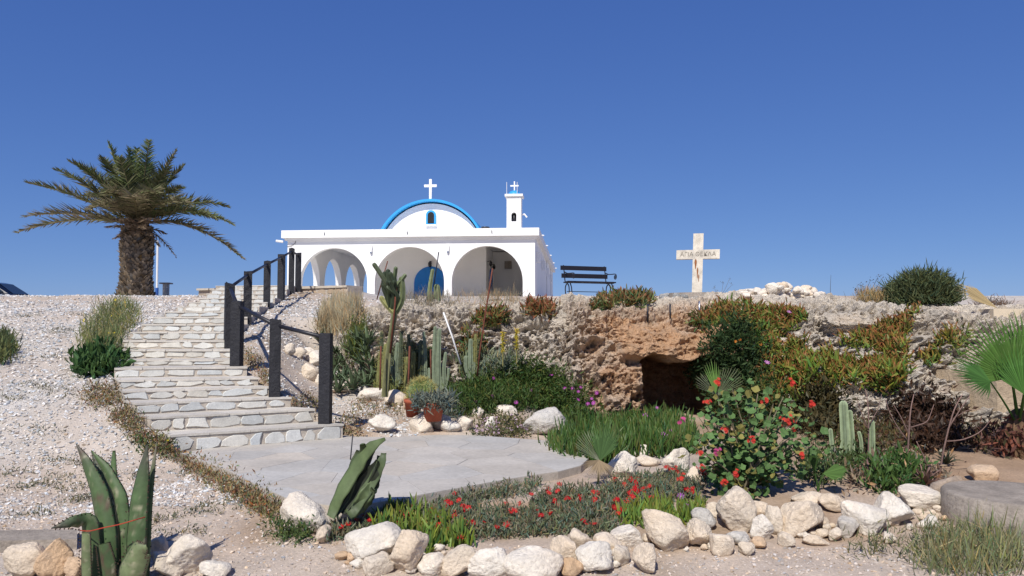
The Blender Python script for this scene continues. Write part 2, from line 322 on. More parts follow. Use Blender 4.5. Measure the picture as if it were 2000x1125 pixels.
nu, nv = len(cu), len(cv); jj = np.arange(nu * nv).reshape(nv, nu); CF = np.stack([jj[:-1, :-1], jj[:-1, 1:], jj[1:, 1:], jj[1:, :-1]], -1).reshape(-1, 4)
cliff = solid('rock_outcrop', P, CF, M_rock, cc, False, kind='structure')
BV = BVHTree.FromPolygons(np.vstack([P3, P]).tolist(), np.vstack([GF, CF + len(P3)]).tolist())
def hit(px, py):
    d = Vector(W(px, py, 1.0)) - Vector((0, 0, EYE)); h = BV.ray_cast(Vector((0, 0, EYE)), d.normalized(), 300)
    return (np.array(h[0]), np.array(h[1])) if h[0] is not None else (W(px, py, 25.0), np.array([0, 0, 1.]))
def drop(x, y, z=9.0):
    h = BV.ray_cast(Vector((x, y, z)), Vector((0, 0, -1)), 50); return np.array(h[0]) if h[0] is not None else np.array([x, y, float(zground(x, y))])
def sample_px(poly, n, jit=0.0):
    """n points on the surface inside a photo polygon, with normals turned to the viewer"""
    poly = np.array(poly, float); lo, hi = poly.min(0), poly.max(0); out = []; nn = []
    while len(out) < n:
        q = lo + rng.random((256, 2)) * (hi - lo)
        for a in q[inpoly(q, poly)]:
            p, m = hit(*a)
            if p[1] > 40: continue
            if m @ (p - np.array([0, 0, EYE])) > 0: m = -m
            out.append(p); nn.append(m)
            if len(out) >= n: break
    P = np.array(out); return P + rng.normal(0, 1, P.shape) * jit, np.array(nn)
# ---------------------------------------------------------------- paved terrace
def clip_half(poly, a, n):
    out = []; m = len(poly)
    for i in range(m):
        p, q = poly[i], poly[(i + 1) % m]; dp, dq = (p - a) @ n, (q - a) @ n
        if dp <= 0: out.append(p)
        if dp * dq < 0: out.append(p + (q - p) * (dp / (dp - dq)))
    return out
def inset(poly, d):
    c = np.mean(poly, 0); return np.array([c + (p - c) * max(.3, 1 - d / max(np.linalg.norm(p - c), .02)) for p in poly])
b = B(); b.prism(PATIO, -.22, -.006)
V, Fs, _ = b.get(); patio = solid('paved_terrace', V, Fs, M_mortar, kind='structure')
lo, hi = PATIO.min(0), PATIO.max(0); seeds = []
while len(seeds) < 46:
    q = lo + rng.random(2) * (hi - lo)
    if inpoly([q], PATIO)[0] and all(np.linalg.norm(q - s) > .34 for s in seeds): seeds.append(q)
for i, s in enumerate(seeds):
    poly = [p for p in PATIO]
    for j, t in enumerate(seeds):
        if i != j and len(poly) > 2: poly = clip_half(poly, (s + t) / 2, t - s)
    if len(poly) < 3: continue
    poly = inset(poly, .0025); c = np.array([.49, .455, .405]) * rng.uniform(.95, 1.04) + np.array([.01, 0, -.01]) * rng.normal()
    k = B(); k.prism(poly, -.02, rng.uniform(-.0005, .001), c); k.part('flagstone', patio, M_pave)
# ---------------------------------------------------------------- stone steps
stairs = thing('stone_stairs', 'curved flight of pale stone steps climbing from the terrace to the hilltop', 'stairs', SR[0] * .5 + SLf[0] * .5 - [0, 0, SZ[0]])
def stone_poly(w, h):
    j = lambda s: rng.normal() * s
    p = [(j(.012), j(.008) + .01), (w * .5 + j(.03), j(.008)), (w + j(.012), j(.008) + .01), (w + j(.014), h * (.55 + j(.1))), (w - abs(j(.03)), h + j(.006)), (w * .45 + j(.04), h + abs(j(.01))), (abs(j(.03)), h - abs(j(.012))), (j(.012), h * .5)]
    return np.array(p)
def face_stones(A, Bp, z0, z1, nrmv, parent, name='stone', tone=(.60, .595, .56), wmin=.13, wmax=.36):
    w = np.linalg.norm(Bp[:2] - A[:2]); d = np.r_[(Bp[:2] - A[:2]) / w, 0]; s = .02
    while s < w - .09:
        sw = min(rng.uniform(wmin, wmax), w - s - .01); hh = (z1 - z0) * rng.uniform(.68, .92)
        p = stone_poly(sw - .028, hh); q = p.mean(0) + (p - p.mean(0)) * .93; o = A + d * s; o = np.array([o[0], o[1], z0 + .012 + rng.uniform(0, .2) * max(0, z1 - z0 - hh - .02)])
        pr = rng.uniform(.008, .02)
        mk = lambda pp, off: np.array([o + d * a + np.array([0, 0, 1]) * bb + nrmv * off for a, bb in pp])
        n = len(p); V = np.vstack([mk(p, -.02), mk(p, pr * .5), mk(q, pr)])
        Fs = [(r * n + i, r * n + (i + 1) % n, (r + 1) * n + (i + 1) % n, (r + 1) * n + i) for r in (0, 1) for i in range(n)] + [tuple(range(2 * n, 3 * n))]
        t = np.array(tone) * rng.uniform(.84, 1.12); t = t + np.array([.02, 0, -.025]) * rng.normal() * .7
        part(name, parent, V, Fs, M_stone, t); s += sw
for i in range(19):
    A, Bq = SLf[i].copy(), SR[i].copy(); z = SZ[i]; zp = SZ[i - 1] if i else -.02
    if i < 18: A2, B2 = SLf[i + 1], SR[i + 1]
    else:
        dv = nrm(np.r_[(SR[18] + SLf[18] - SR[17] - SLf[17])[:2], 0]); A2, B2 = SLf[18] + dv * 2.6, SR[18] + dv * 2.6
    d = nrm(np.r_[(Bq - A)[:2], 0]); n = np.array([d[1], -d[0], 0]); fw = -n
    # core block
    k = B(); k.prism([(A + fw * .012)[:2], (Bq + fw * .012 - d * .01)[:2], (B2 + fw * .12 - d * .01)[:2], (A2 + fw * .12)[:2]], zp - .35, z - .026); k.part('step_core', stairs, M_mortar)
    # tread slabs with uneven lips
    m = 5; cuts = np.sort(np.r_[0, (np.arange(1, m) + rng.uniform(-.3, .3, m - 1)) / m, 1])
    for a, c in zip(cuts[:-1], cuts[1:]):
        f0 = A + (Bq - A) * a + d * .003; f1 = A + (Bq - A) * c - d * .003; g0 = A2 + (B2 - A2) * a; g1 = A2 + (B2 - A2) * c
        f0 = f0 - fw * rng.uniform(-.006, .01); f1 = f1 - fw * rng.uniform(-.006, .01)
        k = B(); k.prism([f0[:2], ((f0 + f1) / 2 - fw * rng.uniform(-.01, .012))[:2], f1[:2], (g1 + fw * .05)[:2], (g0 + fw * .05)[:2]], z - .024, z + rng.uniform(-.004, .004), np.array([.56, .52, .46]) * rng.uniform(.9, 1.08)); k.part('tread', stairs, M_stone)
    face_stones(A + fw * .014, Bq + fw * .014, zp, z - .022, n, stairs, 'riser_stone')
# ---------------------------------------------------------------- handrail
PP = [(635, 825, 8.8), (536, 775, 9.15), (462, 715, 9.85), (447, 661, 11.0), (483, 620, 12.5), (521, 589, 14.6), (549, 573, 16.4), (569, 559, 18.0), (582, 561, 19.3)]; PH = np.array([173, 148, 126, 107, 90, 79, 76, 73, 67]) * np.array([p[2] for p in PP]) / F
pb = np.array([W(*p) for p in PP]); tops = pb + np.c_[np.zeros((9, 2)), PH]
rail = thing('handrail', 'black timber posts with a dark pipe rail along the right edge of the steps', 'handrail', pb[0])
for i, p in enumerate(pb):
    a = nrm((pb[min(i + 1, 8)] - pb[max(i - 1, 0)]) * [1, 1, 0]); R = np.array([[a[1], a[0], 0], [-a[0], a[1], 0], [0, 0, 1]]).T
    ang = math.radians(12 + 9 * rng.normal()); R = np.array([[math.cos(ang), -math.sin(ang), 0], [math.sin(ang), math.cos(ang), 0], [0, 0, 1]])
    zz = np.linspace(-.25, PH[i], 14); V = []; s = .063
    for z in zz:
        for x, y in ((-1, -1), (0, -1.03), (1, -1), (1.03, 0), (1, 1), (0, 1.03), (-1, 1), (-1.03, 0)):
            q = np.array([x * s, y * s, 0]) * (1 + .05 * rng.normal() * (abs(x) < .9)) ; V.append(p + R @ q + [0, 0, z + (.012 * rng.normal() if z > PH[i] - .01 else 0)])
    Fs = [(r * 8 + k, r * 8 + (k + 1) % 8, (r + 1) * 8 + (k + 1) % 8, (r + 1) * 8 + k) for r in range(13) for k in range(8)] + [tuple(range(13 * 8, 14 * 8))]
    part('post', rail, V, Fs, M_post)
for i in range(8):
    a, c = tops[i] - [0, 0, .055], tops[i + 1] - [0, 0, .055]
    k = B(); k.tube([a, c], .024, 10); k.part('rail_pipe', rail, M_iron, True)
# ---------------------------------------------------------------- low walls beside the top of the stairs
def low_wall(name, label, A, Bp, th, zt_, zb_, cope=True):
    A = np.array(A, float); Bp = np.array(Bp, float); d = nrm(np.r_[(Bp - A)[:2], 0]); n = np.array([d[1], -d[0], 0])
    w = thing(name, label, 'wall', np.r_[((A + Bp) / 2)[:2], zb_]); k = B()
    k.prism([A[:2], Bp[:2], (Bp - n * th)[:2], (A - n * th)[:2]], zb_ - .5, zt_ - .06); k.part('wall_core', w, M_mortar)
    h = (zt_ - .06 - zb_) / 2
    for r in range(2): face_stones(np.r_[A[:2], 0], np.r_[Bp[:2], 0], zb_ + r * h, zb_ + (r + 1) * h, n, w, 'stone', (.44, .36, .28), .2, .5)
    L = np.linalg.norm((Bp - A)[:2]); s = 0
    while s < L - .05:
        sw = min(rng.uniform(.35, .7), L - s); p0 = A + d * (s + .005); p1 = A + d * (s + sw - .005); k = B()
        k.prism([(p0 + n * (.05 + .02 * rng.normal()))[:2], (p1 + n * (.05 + .02 * rng.normal()))[:2], (p1 - n * (th + .04))[:2], (p0 - n * (th + .04))[:2]], zt_ - .058, zt_ + .01 * rng.normal(), np.array([.50, .44, .36]) * rng.uniform(.9, 1.1)); k.part('coping_stone', w, M_stone); s += sw
a, c = W(588, 560, 19.4), W(680, 561, 18.6); low_wall('stone_wall', 'low stone wall with slab coping right of the stair head', a, c, .5, a[2], a[2] - .38)
a, c = W(388, 563, 19.2), W(424, 562, 19.0); low_wall('stone_wall', 'short stub of stacked stone wall at the left of the top step', a, c, .5, a[2], a[2] - .3)

# ---------------------------------------------------------------- chapel
AL = math.radians(5); cl = W(560, 590, 38.6); ex = np.array([math.cos(AL), -math.sin(AL), 0]); ey = np.array([math.sin(AL), math.cos(AL), 0]); WC = 12.5
cl = cl - ey * 0; cl[2] = 2.5; HB = 3.62; L_CH = 25.0
def ch(x, y, z): return cl + ex * x + ey * y + np.array([0, 0, z])
RC = np.stack([ex, ey, [0, 0, 1]], -1)
M_tile = mat('pale_bounce_tile', (.78, .75, .69), rough=.6, var=(2, .06))  # kept bright so the floor throws light up into the portico
chapel = thing('chapel', 'white chapel with arched portico, blue trimmed vault and small bell tower', 'chapel', ch(WC / 2, 0, 0))
def cbox(k, x0, x1, y0, y1, z0, z1): k.box(ch((x0 + x1) / 2, (y0 + y1) / 2, (z0 + z1) / 2), ((x1 - x0) / 2, (y1 - y0) / 2, (z1 - z0) / 2), RC); return k
def arch_wall(k, spans, s0, s1, z1, t0, t1, fn, zspring=1.02, n=24):
    """wall between s0 and s1 with round-arched openings; fn(s, t, z) -> world"""
    xs = [s0]; zs = [0.0]; lowr = []
    pts = [(s0, 0)]
    for a, c in spans:
        r = (c - a) / 2; pts += [(a, 0.0)] + [((a + c) / 2 - r * math.cos(w), zspring + r * math.sin(w)) for w in np.linspace(0, math.pi, n)] + [(c, 0.0)]
    pts += [(s1, 0)]
    V = []; Fs = []
    for s, z in pts: V += [fn(s, t0, z), fn(s, t0, z1), fn(s, t1, z), fn(s, t1, z1)]
    for i in range(len(pts) - 1):
        p, q = 4 * i, 4 * i + 4
        if abs(pts[i][0] - pts[i + 1][0]) > 1e-6:
            Fs += [(p, q, q + 1, p + 1), (p + 2, p + 3, q + 3, q + 2), (p + 1, q + 1, q + 3, p + 3)]
        Fs += [(p, p + 2, q + 2, q)]
    m = 4 * (len(pts) - 1); Fs += [(0, 1, 3, 2), (m, m + 2, m + 3, m + 1)]
    k.add(V, Fs)
k = B(); arch_wall(k, [(.66, 4.12), (4.5, 8.0), (8.38, 11.9)], 0, WC, HB - .38, 0, .38, lambda s, t, z: ch(s, t, z)); k.part('portico_wall', chapel, M_white)
k = B(); arch_wall(k, [(.75 + 3.9 * i, .75 + 3.9 * i + 3.1) for i in range(4)], .38, 16.5, HB - .38, 0, .36, lambda s, t, z: ch(t, s, z), 1.2); k.part('side_arcade', chapel, M_white)
k = B(); cbox(k, 3.38, 9.58, 4.2, L_CH, 0, HB - .3); k.part('nave_wall', chapel, M_white)
k = B(); cbox(k, 9.58, WC - .3, 7.4, L_CH - .3, 0, HB - .42); k.part('side_room_wall', chapel, M_white)
k = B(); cbox(k, WC - .36, WC, .38, 10.2, 0, HB - .38); k.part('side_wall', chapel, M_white)
for q in range(4): k = B(); cbox(k, WC - .3, WC - .04 + .06 * (q % 2), 10.2 + q * 3.7, 10.2 + q * 3.7 + 3.6, 0, HB - .4); k.part('side_wall_bay', chapel, M_white)
k = B(); cbox(k, -.22, WC + .22, -.3, L_CH + .1, HB - .378, HB); k.part('roof_slab', chapel, M_white)
k = B(); cbox(k, -.12, WC + .1, -.1, .0 - .004, HB - .5, HB - .382); k.part('cornice', chapel, M_white)
for x0, x1 in ((-.03, .66), (11.9, WC + .03)): k = B(); cbox(k, x0 - .02, x1 + .02, -.05, -.005, 0, .18); k.part('plinth', chapel, M_white)
k = B(); cbox(k, -.6, WC + .6, -5.0, L_CH, -.5, -.02); k.part('floor_and_bounce_slab', chapel, M_tile)  # portico floor plus an added forecourt in front that bounces sunlight inside
# barrel vault with its blue rim
VC, VR, vz = 6.48, 3.0, 2.74; w0_ = math.asin((HB - .15 - vz) / VR); ws = np.linspace(w0_, math.pi - w0_, 40)
def arc(r0, r1, y0, y1, closed=True):
    V = []
    for w in ws:
        for r, y in ((r0, y0), (r1, y0), (r1, y1), (r0, y1)): V.append(ch(VC - r * math.cos(w), y, vz + r * math.sin(w)))
    Fs = [(4 * i + j, 4 * i + (j + 1) % 4, 4 * i + 4 + (j + 1) % 4, 4 * i + 4 + j) for i in range(39) for j in range(4)] + [(0, 1, 2, 3), (156, 159, 158, 157)]
    return V, Fs
V, Fs = arc(VR - .02, VR + .10, 4.0, L_CH - .2); part('vault_roof', chapel, V, Fs, M_blue, smooth=False)

V = [ch(VC - (VR - .1) * math.cos(w), 4.38, vz + (VR - .1) * math.sin(w)) for w in ws] + [ch(VC + VR - .1, 4.38, HB - .3), ch(VC - VR + .1, 4.38, HB - .3)]
part('gable_wall', chapel, V, [tuple(range(42))], M_white)
def arch_panel(k, x, z0, w, h, y0, y1, n=16):
    r = w / 2; pts = [(x - r, z0), (x + r, z0)] + [(x + r * math.cos(a), z0 + h - r + r * math.sin(a)) for a in np.linspace(0, math.pi, n)]
    m = len(pts); V = [ch(a, y0, c) for a, c in pts] + [ch(a, y1, c) for a, c in pts]
    k.add(V, [tuple(range(m)), tuple(range(m, 2 * m))[::-1]] + [(i, m + i, m + (i + 1) % m, (i + 1) % m) for i in range(m)]); return k
zw = 4.36 + .1
win = arch_panel(B(), VC, zw, .56, .8, 4.3, 4.4).part('window', chapel, M_blue)
arch_panel(B(), VC, zw + .06, .36, .64, 4.292, 4.31).part('window_pane', win, M_dark)
cbox(B(), VC - .3, VC + .3, 4.2, 4.4, zw - .07, zw - .004).part('window_sill', win, M_white)
# doors
def door(x, y, w, h):
    d = arch_panel(B(), x, .02, w, h, y - .05, y + .02).part('door', chapel, M_door)
    cbox(B(), x - .012, x + .012, y - .062, y - .051, .03, h - .02).part('door_seam', d, M_dark)
    for sx in (-1, 1):
        for z0, z1 in ((.2, .75), (.95, 1.35)):
            c = x + sx * w * .25; cbox(B(), c - w * .15, c + w * .15, y - .075, y - .052, z0, z1).part('door_panel', d, M_door)
    return d
door(6.5, 4.2, 1.82, 2.1)
k = B()
V = [ch(9.585, 5.7 + a, c) for a, c in [(0, 0.02), (1.3, .02)] + [(.65 + .65 * math.cos(w), 1.5 + .65 * math.sin(w)) for w in np.linspace(0, math.pi, 12)]]
V += [p + ex * .05 for p in V]; m = 14
part('side_door', chapel, V, [tuple(range(m))[::-1], tuple(range(m, 2 * m))] + [(i, (i + 1) % m, m + (i + 1) % m, m + i) for i in range(m)], M_door)
# lamps
def wall_lamp(x, z):
    cbox(B(), x - .055, x + .055, -.13, -.005, z + .1, z + .42).part('wall_lamp', chapel, M_white); cbox(B(), x - .045, x + .045, -.11, -.02, z + .02, z + .098).part('lamp_base', chapel, M_metal)
wall_lamp(4.31, 2.42); wall_lamp(8.19, 2.42)
for yy in (1.2, 6.5, 12.0, 18.0):
    cbox(B(), WC + .005 + (.02 if yy > 10 else 0), WC + .2, yy, yy + .16, 2.05, 2.6).part('side_lamp', chapel, M_white)
for x, y in ((6.5, 4.2), ):
    k = B(); cbox(k, x - .05, x + .05, y - .2, y - .005, 2.36, 2.4); k.lathe([(.02, 2.4), (.1, 2.3), (.09, 2.12), (.03, 2.06)], ch(x, y - .2, 0), 10); k.part('door_lantern', chapel, M_iron)
for yy, z in ((4.7, 2.3), (6.35, 2.25)):
    k = B(); k.lathe([(.02, .14), (.09, .05), (.08, -.1), (.03, -.16)], ch(9.78, yy, z), 10); k.tube([ch(9.58, yy, z + .1), ch(9.78, yy, z + .16)], .02, 6); k.part('door_lantern', chapel, M_iron)
cbox(B(), 10.3, 10.7, 7.2, 7.395, 2.2, 2.65).part('air_vent', chapel, M_conc)
for x in (2.0, 6.2, 10.4): k = B(); k.tube([ch(x, -.34, HB - .12), ch(x + .01, -.34, HB - .26)], .016, 6); k.part('drip_spout', chapel, M_iron)
for yy in (2, 7, 13, 19, 24): k = B(); k.tube([ch(WC + .2, yy, HB - .1), ch(WC + .36, yy, HB - .12)], .035, 8); k.part('roof_spout', chapel, M_white)
k = B(); k.tube([ch(-.2, -.1, HB - .55), ch(-.55, -.12, HB - .5)], .06, 8); k.part('floodlight', chapel, M_white)
k = B(); k.tube([ch(.45, -.02, HB - .4), ch(.4, -.03, HB - .62), ch(.2, -.03, HB - .75), ch(-.02, -.03, HB - .78)], .012, 6); k.part('cable', chapel, M_iron)
# crosses and tower
k = B(); cz = vz + VR + .1; cbox(k, VC - .07, VC + .07, 4.1, 4.24, cz, cz + 1.12); cbox(k, VC - .35, VC - .0702, 4.1, 4.24, cz + .68, cz + .82); cbox(k, VC + .0702, VC + .35, 4.1, 4.24, cz + .68, cz + .82); k.part('roof_cross', chapel, M_white)
tx = 11.45; tw = .36
k = B(); arch_wall(k, [(-.125, .125)], -tw, tw, 1.62 - .38, 0, .72, lambda s, t, z: ch(tx + s, .15 + t, HB + .38 + z), .32, 12); cbox(k, tx - tw, tx + tw, .15, .87, HB - .002, HB + .38); tower = k.part('bell_tower', chapel, M_white)
cbox(B(), tx - .125, tx + .125, .42, .6, HB + .382, HB + .9).part('bell_opening_shade', tower, M_dark)  # near-black block filling the opening, painted in for the shade inside
k = B(); k.lathe([(.02, .3), (.06, .28), (.075, .15), (.11, .02), (.1, 0)], ch(tx, .3, HB + .42), 12); k.part('bell', tower, M_iron, True)
cbox(B(), tx - .45, tx + .45, .06, .96, HB + 1.622, HB + 1.74).part('tower_cap', tower, M_white)
k = B(); k.lathe([(.32 * math.cos(w), .24 * math.sin(w)) for w in np.linspace(0, math.pi / 2, 8)], ch(tx, .5, HB + 1.74), 20); k.part('tower_dome', tower, M_blue, True)
k = B(); z = HB + 1.96; cbox(k, tx - .03, tx + .03, .47, .53, z, z + .48); cbox(k, tx - .21, tx - .0302, .47, .53, z + .22, z + .29); cbox(k, tx + .0302, tx + .21, .47, .53, z + .22, z + .29); k.part('tower_cross', tower, M_white)
for x in (-.36, .16): k = B(); k.tube([ch(tx + x, .2, HB + 1.74), ch(tx + x, .2, HB + 2.35)], .014, 6); k.part('antenna', tower, M_pole)
k = B(); k.tube([ch(tx + .36, .5, HB + .75), ch(tx + .5, .5, HB + .78), ch(tx + .62, .5, HB + .62)], .045, 8); k.part('floodlight', tower, M_white)
k = B(); k.lathe([(.0, .0), (.14, .0), (.2, .12), (.22, .2), (.17, .21), (.17, .17), (0, .16)], ch(9.95, .8, HB), 14); k.part('roof_vent', chapel, M_iron, True)

# ---------------------------------------------------------------- painted wayside cross
cp = W(1361, 574, 13.6); sc = 13.6 / F; cb_ = cp + [0, 0, -.25]
an = math.radians(-13); rx = np.array([math.cos(an), math.sin(an), 0]); ry = np.array([-math.sin(an), math.cos(an), 0]); ux = nrm(np.array([0.04, 0, 1])); RX = np.stack([rx, ry, ux], -1)
M_cross = mat('peeling_white_paint', (.70, .635, .53), rough=.85, var=(7, .3), var2=(40, .15), bump=(30, .4, .006))
wc = thing('wayside_cross', 'weathered white cross with faded Greek lettering above the cave', 'cross', cp)
hC = 118 * sc; cw = 9.7 * sc
k = B(); k.box(cp + ux * (hC / 2 - .12), (cw, cw * .8, hC / 2 + .12), RX); k.part('cross_shaft', wc, M_cross)
zc = 77 * sc
for s in (-1, 1):
    k = B(); ln = (41 * sc - cw) / 2; k.box(cp + ux * zc + rx * s * (cw + ln + .001), (ln, cw * .8, 9 * sc), RX); k.part('cross_arm', wc, M_cross)
def text_part(txt, size, o, rx, uz, parent, m, name='lettering'):
    cu_ = bpy.data.curves.new('t', 'FONT'); cu_.body = txt; cu_.size = size; cu_.extrude = .0015; cu_.align_x = 'CENTER'; cu_.align_y = 'CENTER'
    ob = bpy.data.objects.new('t', cu_); COL.objects.link(ob); dg = bpy.context.evaluated_depsgraph_get(); me = bpy.data.meshes.new_from_object(ob.evaluated_get(dg)); bpy.data.objects.remove(ob)
    V = np.array([v.co for v in me.vertices]); Fs = [tuple(p.vertices) for p in me.polygons]; n = np.cross(rx, uz)
    V = o + V[:, :1] * rx + V[:, 1:2] * uz + V[:, 2:3] * n; part(name, parent, V, Fs, m)
M_ink = mat('faded_lettering', (.27, .24, .20), rough=.9, var=(60, .4))
text_part('ΑΓΙΑ ΘΕΚΛΑ', .105, cp + ux * zc - ry * (cw * .8 + .002) + rx * .0, rx, ux, wc, M_ink)
M_stain = mat('rust_stain', (.30, .12, .05), rough=.9, var=(30, .3))
for (a, c, w, h) in ((-.03, .17, .018, .09), (.0, .33, .012, .1), (.02, .42, .009, .07)):
    q = cp + ux * (zc - c) + rx * a * 1.2 - ry * (cw * .8 + .0015); p = [q + rx * (w * math.cos(t) * (1 + .3 * math.sin(3 * t))) + ux * (h * math.sin(t)) for t in np.linspace(0, 6.283, 14)[:-1]]
    part('rust_stain', wc, p, [tuple(range(13))], M_stain)
# dry stone base below the cross
base = thing('rubble_plinth', 'low round bed of grey rubble stones under the white cross', 'plinth', cp - [0, 0, .3])
# ---------------------------------------------------------------- rocks
ICO = {}
def ico(n):
    if n not in ICO:
        bm = bmesh.new(); bmesh.ops.create_icosphere(bm, subdivisions=n, radius=1); ICO[n] = (np.array([v.co for v in bm.verts]), np.array([[v.index for v in f.verts] for f in bm.faces])); bm.free()
    return ICO[n]
TONES = {'w': (.86, .77, .65), 'p': (.80, .67, .52), 't': (.68, .48, .31), 'g': (.64, .59, .52), 'b': (.46, .34, .24), 'd': (.36, .35, .33), 'c': (.66, .57, .46)}
def rock_shape(half, sub=4, rough=1.0, planes=15):
    d, f = ico(sub); n = nrm(rng.normal(size=(planes, 3))); o = rng.uniform(.58, .95, planes); q = d @ n.T
    r = np.where(q > .15, o / np.maximum(q, .15), 9); r = -np.log(np.exp(-24 * np.minimum(r, 1.25)).sum(1) + math.exp(-24 * 1.12)) / 24
    o3 = rng.uniform(-50, 50, 3); V = d * r[:, None]
    V = V * (1 + rough * (.12 * fbm(V + o3, 1.8, 3) + .06 * fbm(V + o3, 5, 4, 4, True)))[:, None]
    w = rough * np.clip(fbm(V + o3, 6, 2, 7) - .25, 0, 1) * .10; V = V * (1 - w)[:, None]
    V = V / np.abs(V).max(0); return V * np.array(half), f, o3
def rock(px, py, wpx, hpx, tone, label, group=None, rough=1.0, sub=4, tilt=0, D=None, up=0.0, name='limestone_rock', cat='rock', deep=1.0, block=False):
    """a stone whose foot is seen at px, py and which shows wpx by hpx pixels"""
    p = hit(px, py)[0] if D is None else W(px, py, D); s = p[1] / F; w, h = wpx * s / 2 * 1.1, hpx * s / 2 * 1.08
    V, f, o3 = rock_shape((w * 1.03, (w * .55 + h * .45) * deep, h * 1.08), sub, rough); a = rng.uniform(-.3, .3); c, s_ = math.cos(tilt), math.sin(tilt)
    if block:
        q_ = V + o3; V = V * (1 + .30 * fbm(q_, 3.0, 3, 2) - 1.1 * (sstep(fbm(q_, 9, 3, 55), .06, .22) * .09 + sstep(fbm(q_, 20, 2, 65), .05, .25) * .06) + .10 * fbm(q_, 13, 3, 91, True))[:, None]; p = p + np.array([0, .22, -.06])
    V = V @ np.array([[c, 0, -s_], [0, 1, 0], [s_, 0, c]]).T; V = V + p + np.array([0, (w * .5 + h * .4) * deep * .9, h * .88 + up])
    t = np.array(TONES[tone]); n = fbm(V + o3, 9, 3, 3); n2 = fbm(V + o3, 3, 2, 5)
    C = t * (1 + .16 * n)[:, None] + np.array([.05, 0, -.04]) * n2[:, None]; C = C + (np.array([.34, .31, .28]) - C) * (np.clip(n * 2 - .8, 0, 1) * .5)[:, None]
    if block: n3 = fbm(V, 6, 4, 71); C = C + (np.array([.25, .23, .21]) - C) * (np.clip(fbm(V, 16, 3, 81) * 2 + n3 * 1.3 - .3, 0, 1) * .75)[:, None]
    return solid(name, V, f, M_rock if block else M_boulder, C, not block, label=label, cat=cat, group=group)
G1 = 'rocks edging the front of the flower bed'
